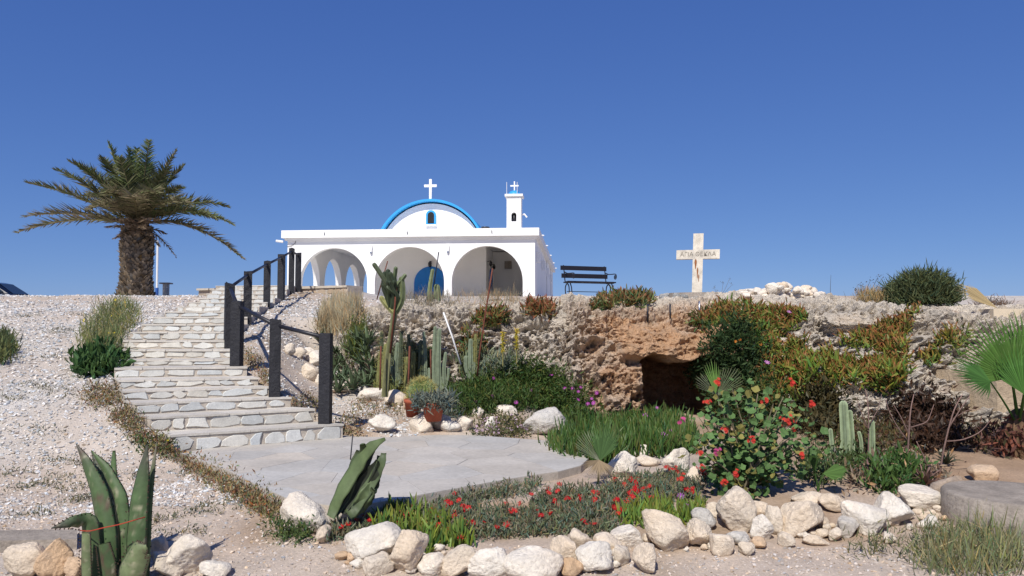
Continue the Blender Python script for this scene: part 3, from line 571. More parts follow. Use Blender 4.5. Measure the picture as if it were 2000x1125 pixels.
ROCKS = [
 (718, 1107, 115, 72, 'w', 'broad white rock at the left front corner of the flower bed'), (795, 1128, 68, 82, 'p', 'upright pointed rock beside the broad white corner rock'), (731, 1132, 64, 40, 'p', 'low rock lying in front of the broad white corner rock'),
 (848, 1130, 62, 44, 'w', 'small wedge shaped rock in the front row below the bright green succulents'), (893, 1135, 78, 54, 'p', 'blunt cream rock in the front row under the smallest succulent tuft'), (952, 1138, 80, 56, 'w', 'squat pale rock in the front row left of the largest front boulder'), (1042, 1142, 108, 74, 'w', 'largest pale boulder of the front row below the red flowers'),
 (1106, 1110, 54, 52, 'p', 'leaning tan rock right of the largest front boulder'), (1133, 1082, 48, 40, 'p', 'rounded tan rock behind the leaning front rock'), (1166, 1124, 68, 54, 'w', 'smooth cream oval rock in the front row'), (1189, 1089, 50, 40, 'p', 'blocky tan rock behind the cream oval rock'),
 (1233, 1074, 66, 45, 'w', 'egg shaped pale rock left of the right hand succulent clump'), (1214, 1110, 36, 42, 'p', 'small upright rock wedged right of the cream oval rock'), (1266, 1126, 46, 56, 'p', 'tall narrow rock standing below the egg shaped rock'), (1310, 1082, 98, 66, 'p', 'long slanted rock under the right hand succulent clump'), (1116, 1132, 46, 34, 't', 'small tan rock at the foot of the leaning front rock'),
 (629, 1066, 28, 38, 'p', 'small cube like rock at the left end of the bed border'), (587, 1048, 94, 68, 'w', 'cracked white boulder at the near corner of the terrace'), (620, 1016, 42, 34, 'g', 'grey blue slab leaning on the cracked white boulder'),
 (1367, 1076, 52, 54, 'p', 'rounded pitted rock at the end of the long slanted rock'), (1412, 1088, 44, 44, 'p', 'egg shaped tan rock standing on the path edge'), (1440, 1042, 78, 76, 'p', 'tall tilted boulder at the foot of the geranium bush'), (1485, 1016, 42, 37, 'p', 'round rock right of the tall tilted boulder'), (1497, 1059, 48, 48, 'w', 'pale round rock stacked on the path side below the geranium'), (1522, 1050, 38, 54, 'p', 'upright rock left of the big smooth boulder'),
 (1575, 1054, 98, 68, 'p', 'big smooth tan boulder in the right border'), (1581, 992, 70, 28, 'p', 'flat rock resting behind the big smooth tan boulder'), (1632, 1005, 44, 34, 'p', 'mid sized rock behind the right of the smooth boulder'), (1665, 1053, 44, 40, 'g', 'angular grey rock between the two biggest border boulders'), (1705, 1050, 78, 68, 'w', 'big pale dome shaped boulder in the right border'), (1757, 1034, 82, 62, 'w', 'hooked white boulder right of the pale dome boulder'), (1826, 1004, 104, 44, 'w', 'long flat white boulder near the concrete ring'),
 (1824, 1025, 36, 26, 'p', 'small rock tucked under the flat white boulder'), (1815, 1034, 36, 16, 'w', 'thin flat stone below the flat white boulder'), (1869, 983, 76, 44, 'b', 'brown weathered boulder left of the concrete ring'), (1930, 944, 48, 34, 't', 'loose tan wedge rock on the bare soil bank'),
 (1460, 1087, 32, 25, 'p', 'small rock on the path in front of the tilted boulder'), (1486, 1075, 32, 22, 't', 'small brown stone on the path below the pale round rock'), (1543, 1072, 32, 26, 'p', 'small stone at the foot of the big smooth boulder'), (1598, 1068, 52, 20, 'p', 'flat slab stone lying before the big smooth boulder'), (1634, 1060, 26, 26, 'p', 'little stone left of the angular grey rock'), (1742, 1065, 24, 22, 'w', 'little white stone before the pale dome boulder'), (1446, 1069, 42, 26, 'g', 'small grey stone under the tall tilted boulder'),
 (1382, 1038, 50, 38, 'g', 'grey slab leaning behind the rounded pitted rock'), (1396, 1012, 38, 28, 'p', 'small rock behind the grey slab beside the succulents'),
 (92, 1133, 64, 72, 't', 'orange tan boulder left of the agave'), (30, 1135, 70, 62, 'p', 'pale boulder at the bottom left corner'), (142, 1134, 42, 44, 't', 'small tan rock touching the left of the agave'), (352, 1130, 82, 72, 'w', 'large white rock right of the agave'), (318, 1134, 60, 48, 'p', 'angular rock at the right foot of the agave'), (305, 1090, 40, 36, 'p', 'rock half hidden behind the agave'), (414, 1132, 56, 30, 'w', 'low broken white stone at the end of the agave rocks'),
 (741, 848, 54, 34, 'w', 'jagged white rock beside the bottom step'), (825, 851, 54, 38, 'p', 'smooth cream rock at the far edge of the terrace'), (858, 840, 44, 30, 'w', 'pale rock behind the smooth cream rock'), (881, 848, 42, 26, 'w', 'low white rock in the middle of the far terrace row'), (908, 844, 36, 32, 'w', 'round white rock at the right of the far terrace row'),
 (1074, 856, 96, 60, 'g', 'big pitted grey boulder on the far edge of the terrace'), (989, 814, 40, 24, 'w', 'slanted white rock in the green bush edge'), (958, 846, 20, 30, 'w', 'small upright white rock among the pale pink flowers'), (932, 818, 22, 22, 'w', 'small white rock at the left of the pale pink flowers'),
 (565, 695, 20, 24, 'p', 'topmost tan rock of the cactus bed border'), (583, 699, 28, 22, 'p', 'flat rock second from the top of the cactus bed border'), (603, 697, 22, 18, 'w', 'little white rock behind the flat border rock'), (614, 716, 38, 30, 'w', 'bright white rock in the cactus bed border behind the second post'), (603, 742, 34, 32, 'p', 'tan rock below the bright white border rock'), (626, 756, 34, 30, 'w', 'white rock beside the last handrail post'), (668, 770, 48, 24, 'w', 'wide white rock right of the last handrail post'), (713, 768, 20, 16, 'g', 'small grey stone behind the cactus bed border'), (728, 786, 56, 26, 'w', 'white slab rock before the tall cacti'), (772, 795, 48, 30, 'p', 'big tan rock left of the potted barrel cactus'), (796, 804, 26, 28, 't', 'orange tan rock touching the terracotta pot'),
 (1222, 938, 60, 48, 'w', 'wedge shaped cream rock behind the small fan palm'), (1257, 894, 32, 24, 'w', 'knobbly white rock at the edge of the green succulents'), (1265, 912, 54, 24, 'p', 'flat cream rock right of the wedge shaped rock'), (1326, 928, 56, 46, 'w', 'bright white marble rock beside the red flowers'), (1358, 945, 30, 30, 'p', 'small rock at the left foot of the geranium bush'),
]
for r in ROCKS:
    big = r[2] * r[3] > 2200; rock(*r[:5], r[5], G1 if 540 < r[0] < 1880 and r[1] > 980 else None, rough=1.5 if 'pitted' in r[5] or 'jagged' in r[5] else 1.0, sub=5 if big else 4, tilt={'tall tilted boulder at the foot of the geranium bush': .45, 'long slanted rock under the right hand succulent clump': -.3}.get(r[5], rng.normal() * .12))
# big weathered blocks standing proud of the rock face
for px, py, w, h, tn, lab in [(1705, 652, 118, 50, 'w', 'broad pale block on the right rock slope above the hanging succulents'), (1850, 652, 125, 66, 'w', 'large pitted block below the round skyline shrub'), (1606, 640, 96, 40, 'p', 'flat pale block left of the broad pale block on the right slope'), (1800, 742, 84, 46, 'p', 'pale block beside the small succulent tuft on the right slope'), (1640, 800, 90, 50, 'g', 'grey block under the wide olive succulent patch'), (1120, 652, 110, 66, 'p', 'big pitted block on the rock face below the bench'), (1075, 735, 60, 46, 'p', 'pitted tan block above the dark green bush')]: rock(px, py, w, h, 'c', lab, 'blocks standing out of the rock face', rough=1.6, sub=6, tilt=rng.normal() * .1, deep=.8, name='rock_block', block=True)
# small stones packed between the border rocks
for i in range(120):
    px = rng.uniform(660, 1860); py = np.interp(px, [660, 760, 900, 1050, 1250, 1400, 1600, 1860], [1112, 1124, 1128, 1130, 1112, 1078, 1058, 1030]) - rng.uniform(0, 46); w = rng.uniform(11, 32)
    rock(px, py, w, w * rng.uniform(.55, .85), rng.choice(['w', 'w', 'p', 'p', 't']), 'small filler stone packed among the rocks edging the flower bed', 'small stones packed in the bed border', sub=3)
# stone mound on the skyline: loose white stones
rock(1530, 606, 160, 42, 'w', 'low pale rock mound under the stone heap on the skyline', sub=5, D=12.75, rough=1.3)
for i in range(84):
    px = rng.uniform(1450, 1612); e = 1 - ((px - 1530) / 88) ** 2; py = 592 - rng.random() ** .7 * 27 * max(e, .08); w = rng.uniform(11, 27)
    rock(px, py, w, w * rng.uniform(.5, .85), rng.choice(['w', 'w', 'w', 'p']), 'loose pale stone in the heap on the skyline right of the cross', 'stones heaped on the skyline', sub=3, D=12.5 + rng.uniform(-.2, .6))
# rubble bed below the cross
for i in range(64):
    px = rng.uniform(1292, 1396); py = rng.uniform(577, 602); w = rng.uniform(9, 19); p = W(px, py, 12.3 + (602 - py) / 25 * 1.1); V, f, o3 = rock_shape((w * .0044, w * .0044, w * .0034), 2); part('rubble_stone', base, V + p, f, M_rock, np.array(TONES['d']) * rng.uniform(.75, 1.5), True)
k = B(); a = np.linspace(0, 6.283, 25)[:-1]; k.prism(np.c_[cp[0] + .55 * np.cos(a), cp[1] + .1 + .5 * np.sin(a)], cp[2] - .4, cp[2] + .012); k.part('base_slab', base, M_conc)

# ---------------------------------------------------------------- gravel, pebbles: real stones, thinning with distance
ov, of = ico(1); oct_v = np.array([(1, 0, 0), (-1, 0, 0), (0, 1, 0), (0, -1, 0), (0, 0, 1), (0, 0, -1)], float); oct_f = np.array([(0, 2, 4), (2, 1, 4), (1, 3, 4), (3, 0, 4), (2, 0, 5), (1, 2, 5), (3, 1, 5), (0, 3, 5)])
def gravel(name, n, xr, yr, keep, size, tone, label):
    y = yr[0] * (yr[1] / yr[0]) ** rng.random(n); x = rng.uniform(xr[0], xr[1], n) * np.maximum(y, 5); q = np.c_[x, y]
    m = keep(q); q = q[m]; z = np.array([drop(a, c)[2] for a, c in q]); n = len(q); s = size * np.minimum(rng.lognormal(-.08, .6, n), 2.3) * np.interp(q[:, 1], [4, 8, 20], [.8, 1, 1.7])
    R = frames(nrm(rng.normal(size=(n, 3)) * [.35, .35, .1] + [0, 0, 1])); S = np.c_[s, s * rng.uniform(.55, 1, n), s * rng.uniform(.35, .7, n)]
    tv = oct_v + rng.normal(0, .12, oct_v.shape); V, Fs = inst(tv, oct_f, R, np.c_[q, z + s * .15], S)
    C = np.array(tone) * rng.uniform(.55, 1.2, n)[:, None] + np.array([.03, 0, -.03]) * rng.normal(size=n)[:, None]
    return solid(name, V, Fs, M_peb, np.repeat(C, 6, 0), label=label, cat='gravel', kind='stuff')
def off(q): return ~(inpoly(q, mx_ + (PATIO - mx_) * 1.0) | under_stairs(q[:, 0], q[:, 1]))
def nmask(q, lo): return fbm(np.c_[q, 0 * q[:, 0]], .55, 3, 21) + .35 * rng.normal(size=len(q)) < lo
gravel('gravel', 110000, (-.78, -.1), (6.0, 22), lambda q: off(q) & (q[:, 0] < np.interp(q[:, 1], [4, 6.5, 8, 9, 11, 13, 22], [-1.5, -1.6, -2.2, -.9, -1.8, -2.6, -3.2])) & nmask(q, .1), .0135, (.64, .61, .575), 'loose white gravel covering the slope left of the steps')
gravel('path_gravel', 26000, (-.75, .75), (3.9, 7.2), lambda q: off(q) & ((q[:, 1] < 5.2) | (q[:, 0] < -1.5)) , .0085, (.55, .47, .40), 'fine pale grit on the sandy path in the foreground')

# ---------------------------------------------------------------- bench
bp = W(1100, 583, 20.0); bdir = nrm(np.array([1.0, .38, 0])); bn = np.array([-bdir[1], bdir[0], 0]); UZ = np.array([0, 0, 1.]); RB = np.stack([bdir, bn, UZ], -1)
bp[2] = bp[2] - .02
bench = thing('park_bench', 'black slatted bench with scrolled iron arms on the skyline', 'bench', bp); LB = 1.32
def bb(x, y, z): return bp + bdir * x - bn * y + UZ * z
M_slat = mat('dark_slat', (.014, .013, .02), rough=.6, var=(20, .3))
for y, z in ((.06, .44), (.17, .445), (.28, .45), (.39, .44)): k = B(); k.box(bb(LB / 2, y, z), (LB / 2, .048, .016), RB); k.part('seat_slat', bench, M_slat)
for z, yo in ((.62, -.03), (.83, -.09)):
    k = B(); k.box(bb(LB / 2 - .02, yo, z), (LB / 2 + .01, .014, .058), RB); k.part('back_slat', bench, M_slat)
for x in (.06, LB - .06):
    k = B(); k.tube([bb(x, .42, .42), bb(x, .2, .425), bb(x, .02, .43), bb(x, -.02, .5), bb(x, -.06, .7), bb(x, -.11, .9)], .016, 6); fr = k.part('end_frame', bench, M_iron)
    k = B(); k.tube([bb(x, .04 - .2 + .2, 0)] + [bb(x, .12 - .12 * math.cos(w), .26 + .14 * math.sin(w)) for w in np.linspace(0, math.pi, 9)] + [bb(x, .26, .02)], .016, 6); k.part('leg', bench, M_iron)
    k = B(); k.tube([bb(x, .3, .42), bb(x, .38, .3), bb(x, .44, .0)], .016, 6); k.part('leg', bench, M_iron)
    sp = [bb(x, .50 + .075 * (1 - t * .75) * math.sin(2.2 * math.pi * t * 1.3), .58 + .075 * (1 - t * .75) * math.cos(2.2 * math.pi * t * 1.3)) for t in np.linspace(0, 1, 24)]
    k = B(); k.tube([bb(x, -.05, .72), bb(x, .12, .67), bb(x, .34, .66), bb(x, .44, .66)] + sp, .014, 6); k.part('arm_rest', bench, M_iron)
k = B(); k.tube([bb(.06, .1, .2), bb(LB - .06, .1, .2)], .01, 6); k.part('stretcher', bench, M_iron)

# ---------------------------------------------------------------- parked car, pole, pillar
cx1 = W(64, 575, 33.0); cz0 = 1.82
car = thing('parked_car', 'dark blue car parked behind the crest at the left edge', 'car', (cx1[0] - 2.2, 33.8, cz0))
def carp(x, y, z): return np.array([cx1[0] - x, 33.0 + y, cz0 + z])
body = [(0, .35), (.02, .62), (.15, .74), (.9, .86), (1.25, .92), (3.9, .95), (4.2, .85), (4.3, .6), (4.28, .35)]
def loft(prof, ys, sc_): 
    V = []; n = len(prof); c = np.mean(prof, 0)
    for y, s in zip(ys, sc_): V += [carp(c[0] + (x - c[0]) * (1 - (1 - s) * .12), y, (z if z < .5 else .5 + (z - .5) * (1 - (1 - s) * .35))) for x, z in prof]
    m = len(ys); Fs = [(r * n + i, r * n + (i + 1) % n, (r + 1) * n + (i + 1) % n, (r + 1) * n + i) for r in range(m - 1) for i in range(n)] + [tuple(range(n))[::-1], tuple((m - 1) * n + i for i in range(n))]
    return V, Fs
V, Fs = loft(body, [0, .06, .2, 1.5, 1.66, 1.72], [.0, .7, 1, 1, .7, 0]); part('car_body', car, V, Fs, M_carpaint, smooth=False)
V, Fs = loft([(1.0, .86), (1.75, 1.36), (2.1, 1.43), (3.0, 1.42), (3.5, 1.3), (3.95, .92)], [.14, .2, .35, 1.37, 1.52, 1.58], [.2, .7, 1, 1, .7, .2]); cabin = part('car_cabin', car, V, Fs, M_carpaint)
for q in ([(1.33, .98), (1.85, 1.32), (2.3, 1.36), (2.3, .98)], [(2.38, .98), (2.38, 1.36), (3.0, 1.35), (3.4, 1.22), (3.55, .98)]):
    part('side_window', cabin, [carp(x, .085 + (z - .9) * .3, z) for x, z in q], [tuple(range(len(q)))], M_glass)
part('windscreen', cabin, [carp(1.03, .3, .9), carp(1.03, 1.42, .9), carp(1.72, 1.3, 1.36), carp(1.72, .42, 1.36)], [(0, 1, 2, 3)], M_glass)
for x in (.8, 3.5):
    for y in (.1, 1.62):
        k = B(); k.tube([carp(x, y - .1, .31), carp(x, y + .1, .31)], .31, 20); k.part('wheel', car, M_rubber)
for y in (.25, 1.45): k = B(); k.box(carp(.1, y, .66), (.12, .16, .05)); k.part('headlight', car, M_metal)
fp = W(306, 585, 27.0); fp[2] = 1.9; M_bl = mat('pole_blue', (.03, .1, .35), rough=.5)
pole = thing('flagpole', 'thin white pole with a blue foot behind the palm', 'pole', fp)
k = B(); k.tube([fp, fp + [0, 0, .75]], .055, 10); k.part('pole_foot', pole, M_bl); k = B(); k.tube([fp + [0, 0, .75], W(308, 470, 27.0)], .035, 10); k.part('pole_shaft', pole, M_pole)
pp_ = W(324, 575, 24.0); pil = thing('stone_pillar', 'small white stone pillar right of the palm trunk', 'pillar', pp_ - [0, 0, .15])
for r in range(6):
    for q in range(5):
        a0 = q * 1.2566 + r * .6; a1 = a0 + 1.2; rr = .1; k = B(); k.prism([(pp_[0] + rr * math.cos(a) * 1.0, pp_[1] + rr * math.sin(a)) for a in (a0, (a0 + a1) / 2, a1)] + [(pp_[0], pp_[1])], pp_[2] - .1 + r * .07, pp_[2] - .1 + r * .07 + .064, np.array([.6, .56, .5]) * rng.uniform(.8, 1.1)); k.part('stone', pil, M_stone)
k = B(); k.box(pp_ + [0, 0, .345], (.15, .15, .02)); k.part('cap_slab', pil, M_conc)

# ---------------------------------------------------------------- concrete ring, curb slab, cream wall
rp = Wz(1995, 1050, -.22); rr = .47; rc = rp + [0.10, .22, -.02]; n = 40
ring = thing('concrete_ring', 'low round concrete ring at the right edge', 'concrete ring', rc)
k = B(); k.lathe([(rr * 1.03, -.2), (rr * 1.02, .1), (rr, .27), (rr - .015, .285), (rr - .03, .288), (0, .285)], rc, 48); k.part('ring_wall', ring, M_conc, True)
k = B(); q0 = Wz(-40, 1078, -.22); q1 = Wz(150, 1074, -.22); q2 = Wz(150, 1048, -.2); q3 = Wz(-40, 1050, -.2); k.prism([q0[:2], q1[:2], q2[:2], q3[:2]], -.5, -.15); k.solid('concrete_slab', M_conc, label='flat concrete slab behind the rocks in the bottom left corner', cat='slab')
wA, wB = W(1936, 606, 10.6), W(2075, 606, 10.4)
cw_ = thing('cream_wall', 'smooth cream plastered wall behind the big fan palm', 'wall', [wA[0], 10.5, 0])
k = B(); k.box([(wA[0] + wB[0]) / 2, 10.75, 1.32], ((wB[0] - wA[0]) / 2, .2, .19)); k.part('wall_block', cw_, M_cream)
q0 = W(1925, 760, 8.55); k = B(); k.prism([(q0[0] - .1, 9.5), (q0[0] + .25, 8.75), (q0[0] + 2.2, 8.45), (q0[0] + 2.2, 10.5), (q0[0] + .55, 10.5)], -.4, .74); k.part('wall_face', cw_, M_tanwall)
# ---------------------------------------------------------------- plant templates
def finger_tpl():
    V = []; 
    for z, r, c in ((0, .42, 0), (.35, .62, .1), (.75, .42, .4)):
        for k in range(3): w = k * 2.0944; V.append((r * math.cos(w) + c, r * math.sin(w), z))
    V.append((.8, 0, 1)); Fs = [(r * 3 + k, r * 3 + (k + 1) % 3, (r + 1) * 3 + (k + 1) % 3) for r in (0, 1) for k in range(3)] + [(r * 3 + k, (r + 1) * 3 + (k + 1) % 3, (r + 1) * 3 + k) for r in (0, 1) for k in range(3)] + [(6 + k, 6 + (k + 1) % 3, 9) for k in range(3)]
    return np.array(V), np.array(Fs)
FING = finger_tpl()
LEAF = (np.array([(0, 0, 0), (.5, .12, .45), (0, -.04, .5), (-.5, .12, .45), (0, .1, 1)], float), np.array([(0, 1, 2), (0, 2, 3), (2, 1, 4), (3, 2, 4)]))
BLADE = (np.array([(-.5, 0, 0), (.5, 0, 0), (.42, .0, .5), (-.42, .0, .5), (0, .25, 1)], float), np.array([(0, 1, 2), (0, 2, 3), (3, 2, 4)]))
def flower_tpl(n=9):
    V = [(0, 0, .02)]; Fs = []
    for i in range(n):
        w = 6.283 * i / n; h = 2.6 / n
        V += [(math.cos(w - h) * .6, math.sin(w - h) * .6, .22), (math.cos(w) * 1.0, math.sin(w) * 1.0, .34), (math.cos(w + h) * .6, math.sin(w + h) * .6, .22)]; b = 1 + 3 * i
        Fs += [(0, b, b + 1), (0, b + 1, b + 2)]
    V += [(.17 * math.cos(6.283 * i / 6), .17 * math.sin(6.283 * i / 6), .16) for i in range(6)] + [(0, 0, .24)]; m = 1 + 3 * n
    Fs += [(m + i, m + (i + 1) % 6, m + 6) for i in range(6)]; return np.array(V), np.array(Fs), n
def disc_tpl(n=9):
    V = [(0, 0, 0)] + [(math.cos(6.283 * i / n) * (1 + .12 * (-1) ** i), math.sin(6.283 * i / n) * (1 + .12 * (-1) ** i), .22 + .1 * (-1) ** i) for i in range(n)]
    return np.array(V), np.array([(0, 1 + i, 1 + (i + 1) % n) for i in range(n)])
DISC = disc_tpl(); FLW = flower_tpl()
def tcol(N, tpl, base, tip, tip_amt, var=.2, hue=.03, power=1.5):
    """per-copy colour with its own tip colour"""
    base = np.asarray(base, float); tip = np.asarray(tip, float); z = np.clip(tpl[:, 2], 0, 1) ** power
    if base.ndim == 2 and len(base) != N: base = base[rng.integers(0, len(base), N)]
    b = (base if base.ndim == 2 else np.tile(base, (N, 1))) * rng.uniform(1 - var, 1 + var, N)[:, None] * (1 + np.array([.22, .05, -.1]) * rng.normal(size=N)[:, None])
    a = np.clip(np.broadcast_to(tip_amt, (N,)), 0, 1)
    return np.clip(b[:, None, :] + (tip - b)[:, None, :] * (z[None, :, None] * a[:, None, None]), .004, 1).reshape(-1, 3)
def fingers(P, Nn, length, fat, base, tip, amt, per=6, spread=.55, up=.6, lift=0.0, rad=.04):
    N = len(P) * per; p = np.repeat(P, per, 0); n = np.repeat(Nn, per, 0)
    d = nrm(n * (1 - up) + np.array([0, 0, up]) + rng.normal(0, spread, (N, 3))); L = length * rng.uniform(.6, 1.25, N)
    p = p + rng.normal(0, rad, (N, 3)) + n * (rng.random(N) * lift)[:, None]
    S = np.c_[L * fat, L * fat, L]; V, Fs = inst(FING[0], FING[1], frames(d), p, S)
    a = np.repeat(amt, per) if np.ndim(amt) else amt; return V, Fs, tcol(N, FING[0], base, tip, a)
def leaves(P, Nn, length, width, base, tip, amt, per=6, spread=.8, up=.3, lift=0.0, rad=.05, tpl=LEAF, var=.3):
    N = len(P) * per; p = np.repeat(P, per, 0); n = np.repeat(Nn, per, 0); d = nrm(n * (1 - up) + np.array([0, 0, up]) + rng.normal(0, spread, (N, 3)))
    p = p + rng.normal(0, rad, (N, 3)) + n * (rng.random(N) * lift)[:, None]; L = length * rng.uniform(.6, 1.3, N)
    V, Fs = inst(tpl[0], tpl[1], frames(d), p, np.c_[L * width, L * width, L]); return V, Fs, tcol(N, tpl[0], base, tip, amt, var)
def flowers(P, dirs, r, col, eye, name, parent):
    """each bloom is one small mesh of its own"""
    tv, tf, n = FLW; C = np.tile(np.array(col, float), (len(tv), 1)); C[1 + 3 * n:] = eye
    for p, d in zip(P, dirs):
        R = frames(np.array([d]))[0]; s = r * rng.uniform(.8, 1.2); cc_ = C * rng.uniform(.8, 1.15); V = (tv * s) @ R.T + p
        part(name, parent, V, tf, M_petal, cc_)
def clump(name, label, cat, poly, n, kind, parts_extra=None, group=None, jit=.02, **kw):
    patchy = kw.pop('patchy', None); P, Nn = sample_px(poly, n, jit); ip = inpoly(P[:, :2], PATIO) & (P[:, 1] < 7.2)
    if ip.any() and kind == 'f' and n != 1500:
        P, Nn = P[~ip], Nn[~ip]
        if np.ndim(kw.get('amt', 0)): kw['amt'] = kw['amt'][~ip]
    m = kw.pop('m', M_succ)
    if patchy is not None:
        ok = fbm(P, 3.2, 2, 5) > patchy; P, Nn = P[ok], Nn[ok]; n = len(P)
        if np.ndim(kw.get('amt', 0)): kw['amt'] = kw['amt'][ok]
    fn = fingers if kind == 'f' else leaves
    V, Fs, C = fn(P, Nn, **kw); b0 = np.array([P[:, 0].mean(), P[:, 1].mean(), P[:, 2].min()]); t = thing(name, label, cat, b0, group)
    part('foliage', t, V, Fs, m, C, kind='stuff'); return t, P, Nn

# ---------------------------------------------------------------- date palm
pc = W(265, 582, 21.0); s21 = 21.0 / F; pc[2] -= .05
palm = thing('date_palm', 'stout date palm with shaggy trunk and arching fronds on the left skyline', 'palm tree', pc)
HT = 1.78; prof = [(0, .49), (.15, .45), (.4, .39), (.8, .365), (1.15, .40), (1.45, .41), (1.7, .38), (2.0, .36), (2.25, .2)]
def tr_r(z): return np.interp(z, [a for a, _ in prof], [r for _, r in prof])
k = B(); k.lathe([(r * .93, z) for z, r in prof] + [(0, 2.3)], pc, 24, (.075, .055, .04)); k.part('trunk', palm, M_bark, True)
nb_ = 1100; i_ = np.arange(nb_); zz = 1.95 * (i_ / nb_) ** .95; wa = i_ * 2.39996; rr_ = tr_r(zz); pt = np.c_[pc[0] + rr_ * .9 * np.cos(wa), pc[1] + rr_ * .9 * np.sin(wa), pc[2] + zz]
dd = np.c_[np.cos(wa) * .55, np.sin(wa) * .55, np.full(nb_, .62)] + rng.normal(0, .16, (nb_, 3)); R = frames(dd, 0.0)
boot = (np.array([(-.5, -.12, 0), (.5, -.12, 0), (.36, .0, .55), (-.36, .0, .55), (.16, .1, 1), (-.16, .1, 1), (0, .3, .1)], float), np.array([(0, 1, 2), (0, 2, 3), (3, 2, 4), (3, 4, 5), (0, 6, 1), (0, 3, 6), (1, 6, 2), (3, 5, 6), (2, 6, 4), (5, 4, 6)]))
V, Fs = inst(boot[0], boot[1], R, pt, np.c_[np.full(nb_, .13), np.full(nb_, .13), rng.uniform(.1, .17, nb_)])
part('leaf_bases', palm, V, Fs, M_bark, np.repeat(np.array([.21, .165, .12]) * rng.uniform(.5, 1.5, nb_)[:, None] + np.array([.01, 0, -.01]) * rng.normal(size=nb_)[:, None], 7, 0), kind='stuff')
def frond(tip, arch, col, dry=.2, n=150, base=None, lw=.52, droop=.12):
    b0 = (pc + [0, 0, 2.0]) if base is None else base; tip = np.array(tip, float); h = tip - b0
    c1 = b0 + h * .42 + np.array([0, 0, arch]); t = np.linspace(0, 1, n)[:, None]; R_ = (1 - t) ** 2 * b0 + 2 * t * (1 - t) * c1 + t * t * tip
    T = nrm(np.gradient(R_, axis=0)); side = nrm(np.cross(T, [0, 0, 1.]) + 1e-6); upv = np.cross(side, T)
    g = B(); g.tube(R_[::4], np.linspace(.028, .006, len(R_[::4])), 5, np.array([.20, .17, .09]), False); V0, F0, C0 = g.get()
    tt = t[:, 0]; m = tt > .12; N = m.sum(); VV_ = [V0]; FF_ = [np.array([f for f in F0 if len(f) == 4])]; CC_ = [C0]; off_ = len(V0); F3 = []
    for sgn in (-1, 1):
        L = lw * np.clip(np.minimum((tt[m] - .06) / .14, (1.12 - tt[m]) / .5), .25, 1) * rng.uniform(.8, 1.15, N)
        d = nrm(T[m] * .62 + side[m] * sgn * .75 + upv[m] * rng.choice([.0, .3, .62], N)[:, None] + np.array([0, 0, -droop]) + rng.normal(0, .07, (N, 3))); V, Fs = inst(np.array([(-.5, 0, 0), (.5, 0, 0), (.55, .2, .45), (-.55, .2, .45), (0, .1, 1)]), BLADE[1], frames(d, rng.uniform(0, 6.28, N)), R_[m], np.c_[np.full(N, .026), np.full(N, .026), L])
        q = np.clip(dry * .75 + .2 * rng.normal(size=N), 0, 1)[:, None]; cl_ = (np.array(col) * (1 - q) + np.array([.30, .225, .15]) * q) * rng.uniform(.75, 1.25, N)[:, None]
        VV_.append(V); F3.append(Fs + off_); CC_.append(np.repeat(cl_, 5, 0)); off_ += len(V)
    part('frond', palm, np.vstack(VV_), FF_ + F3, M_leaf, np.vstack(CC_))
def ptip(X, Y, dy): return W(X / 2.96, 240 + Y / 2.96, 21.0 + dy)
GR = (.105, .135, .05); GB = (.14, .19, .065)
for X, Y, dy, ar, c, dr in [(95, 635, -.6, .55, GR, .75), (140, 542, .5, .45, GR, .7), (158, 345, -.2, .35, GR, .45), (322, 270, .6, .4, GR, .35), (402, 220, -.5, .5, GR, .2), (455, 240, .9, .5, GR, .3), (585, 200, .3, .55, GR, .25), (625, 110, -.4, .2, GB, .1), (745, 145, .1, .0, GB, .05), (790, 150, .6, .05, GB, .05), (862, 102, -.5, .1, GB, .08), (1020, 160, .2, .1, GR, .45), (1062, 245, .7, .25, GR, .3), (1050, 372, -.8, .55, GR, .3), (1322, 485, .6, .75, GR, .25), (1345, 588, -.4, .85, GB, .3), (1405, 785, .1, .95, GR, .7), (1250, 560, 1.4, .7, GR, .4),
    (760, 420, -2.3, .6, GR, .75), (900, 400, -1.9, .8, GR, .5), (600, 400, -1.8, .7, GR, .5), (640, 330, 1.8, .6, GR, .3), (930, 330, 1.9, .6, GR, .3), (800, 330, 2.2, .5, GR, .3), (480, 420, 1.7, .6, GR, .5), (1100, 470, -1.5, .75, GR, .5), (520, 500, -1.7, .7, GR, .7), (980, 250, -.5, .3, GR, .2), (690, 200, -.9, .35, GR, .2), (870, 240, .9, .25, GR, .2)]:
    frond(ptip(X, Y, dy), ar, c, dr)
for X, Y, dy, ar in [(655, 668, -.3, .1), (920, 712, -.35, .15), (1015, 772, -.1, .5), (700, 640, -.6, .15), (870, 650, -.6, .15), (780, 640, -.75, .2), (610, 600, .2, .2), (960, 640, .3, .2), (740, 600, -1.0, .3), (830, 610, -1.0, .3), (650, 560, -.9, .3), (920, 560, -.9, .3), (700, 560, -1.2, .35), (860, 560, -1.25, .35)]: frond(ptip(X, Y, dy), ar, (.17, .11, .07), .85, 34, pc + [0, 0, 1.85], .26, .5)

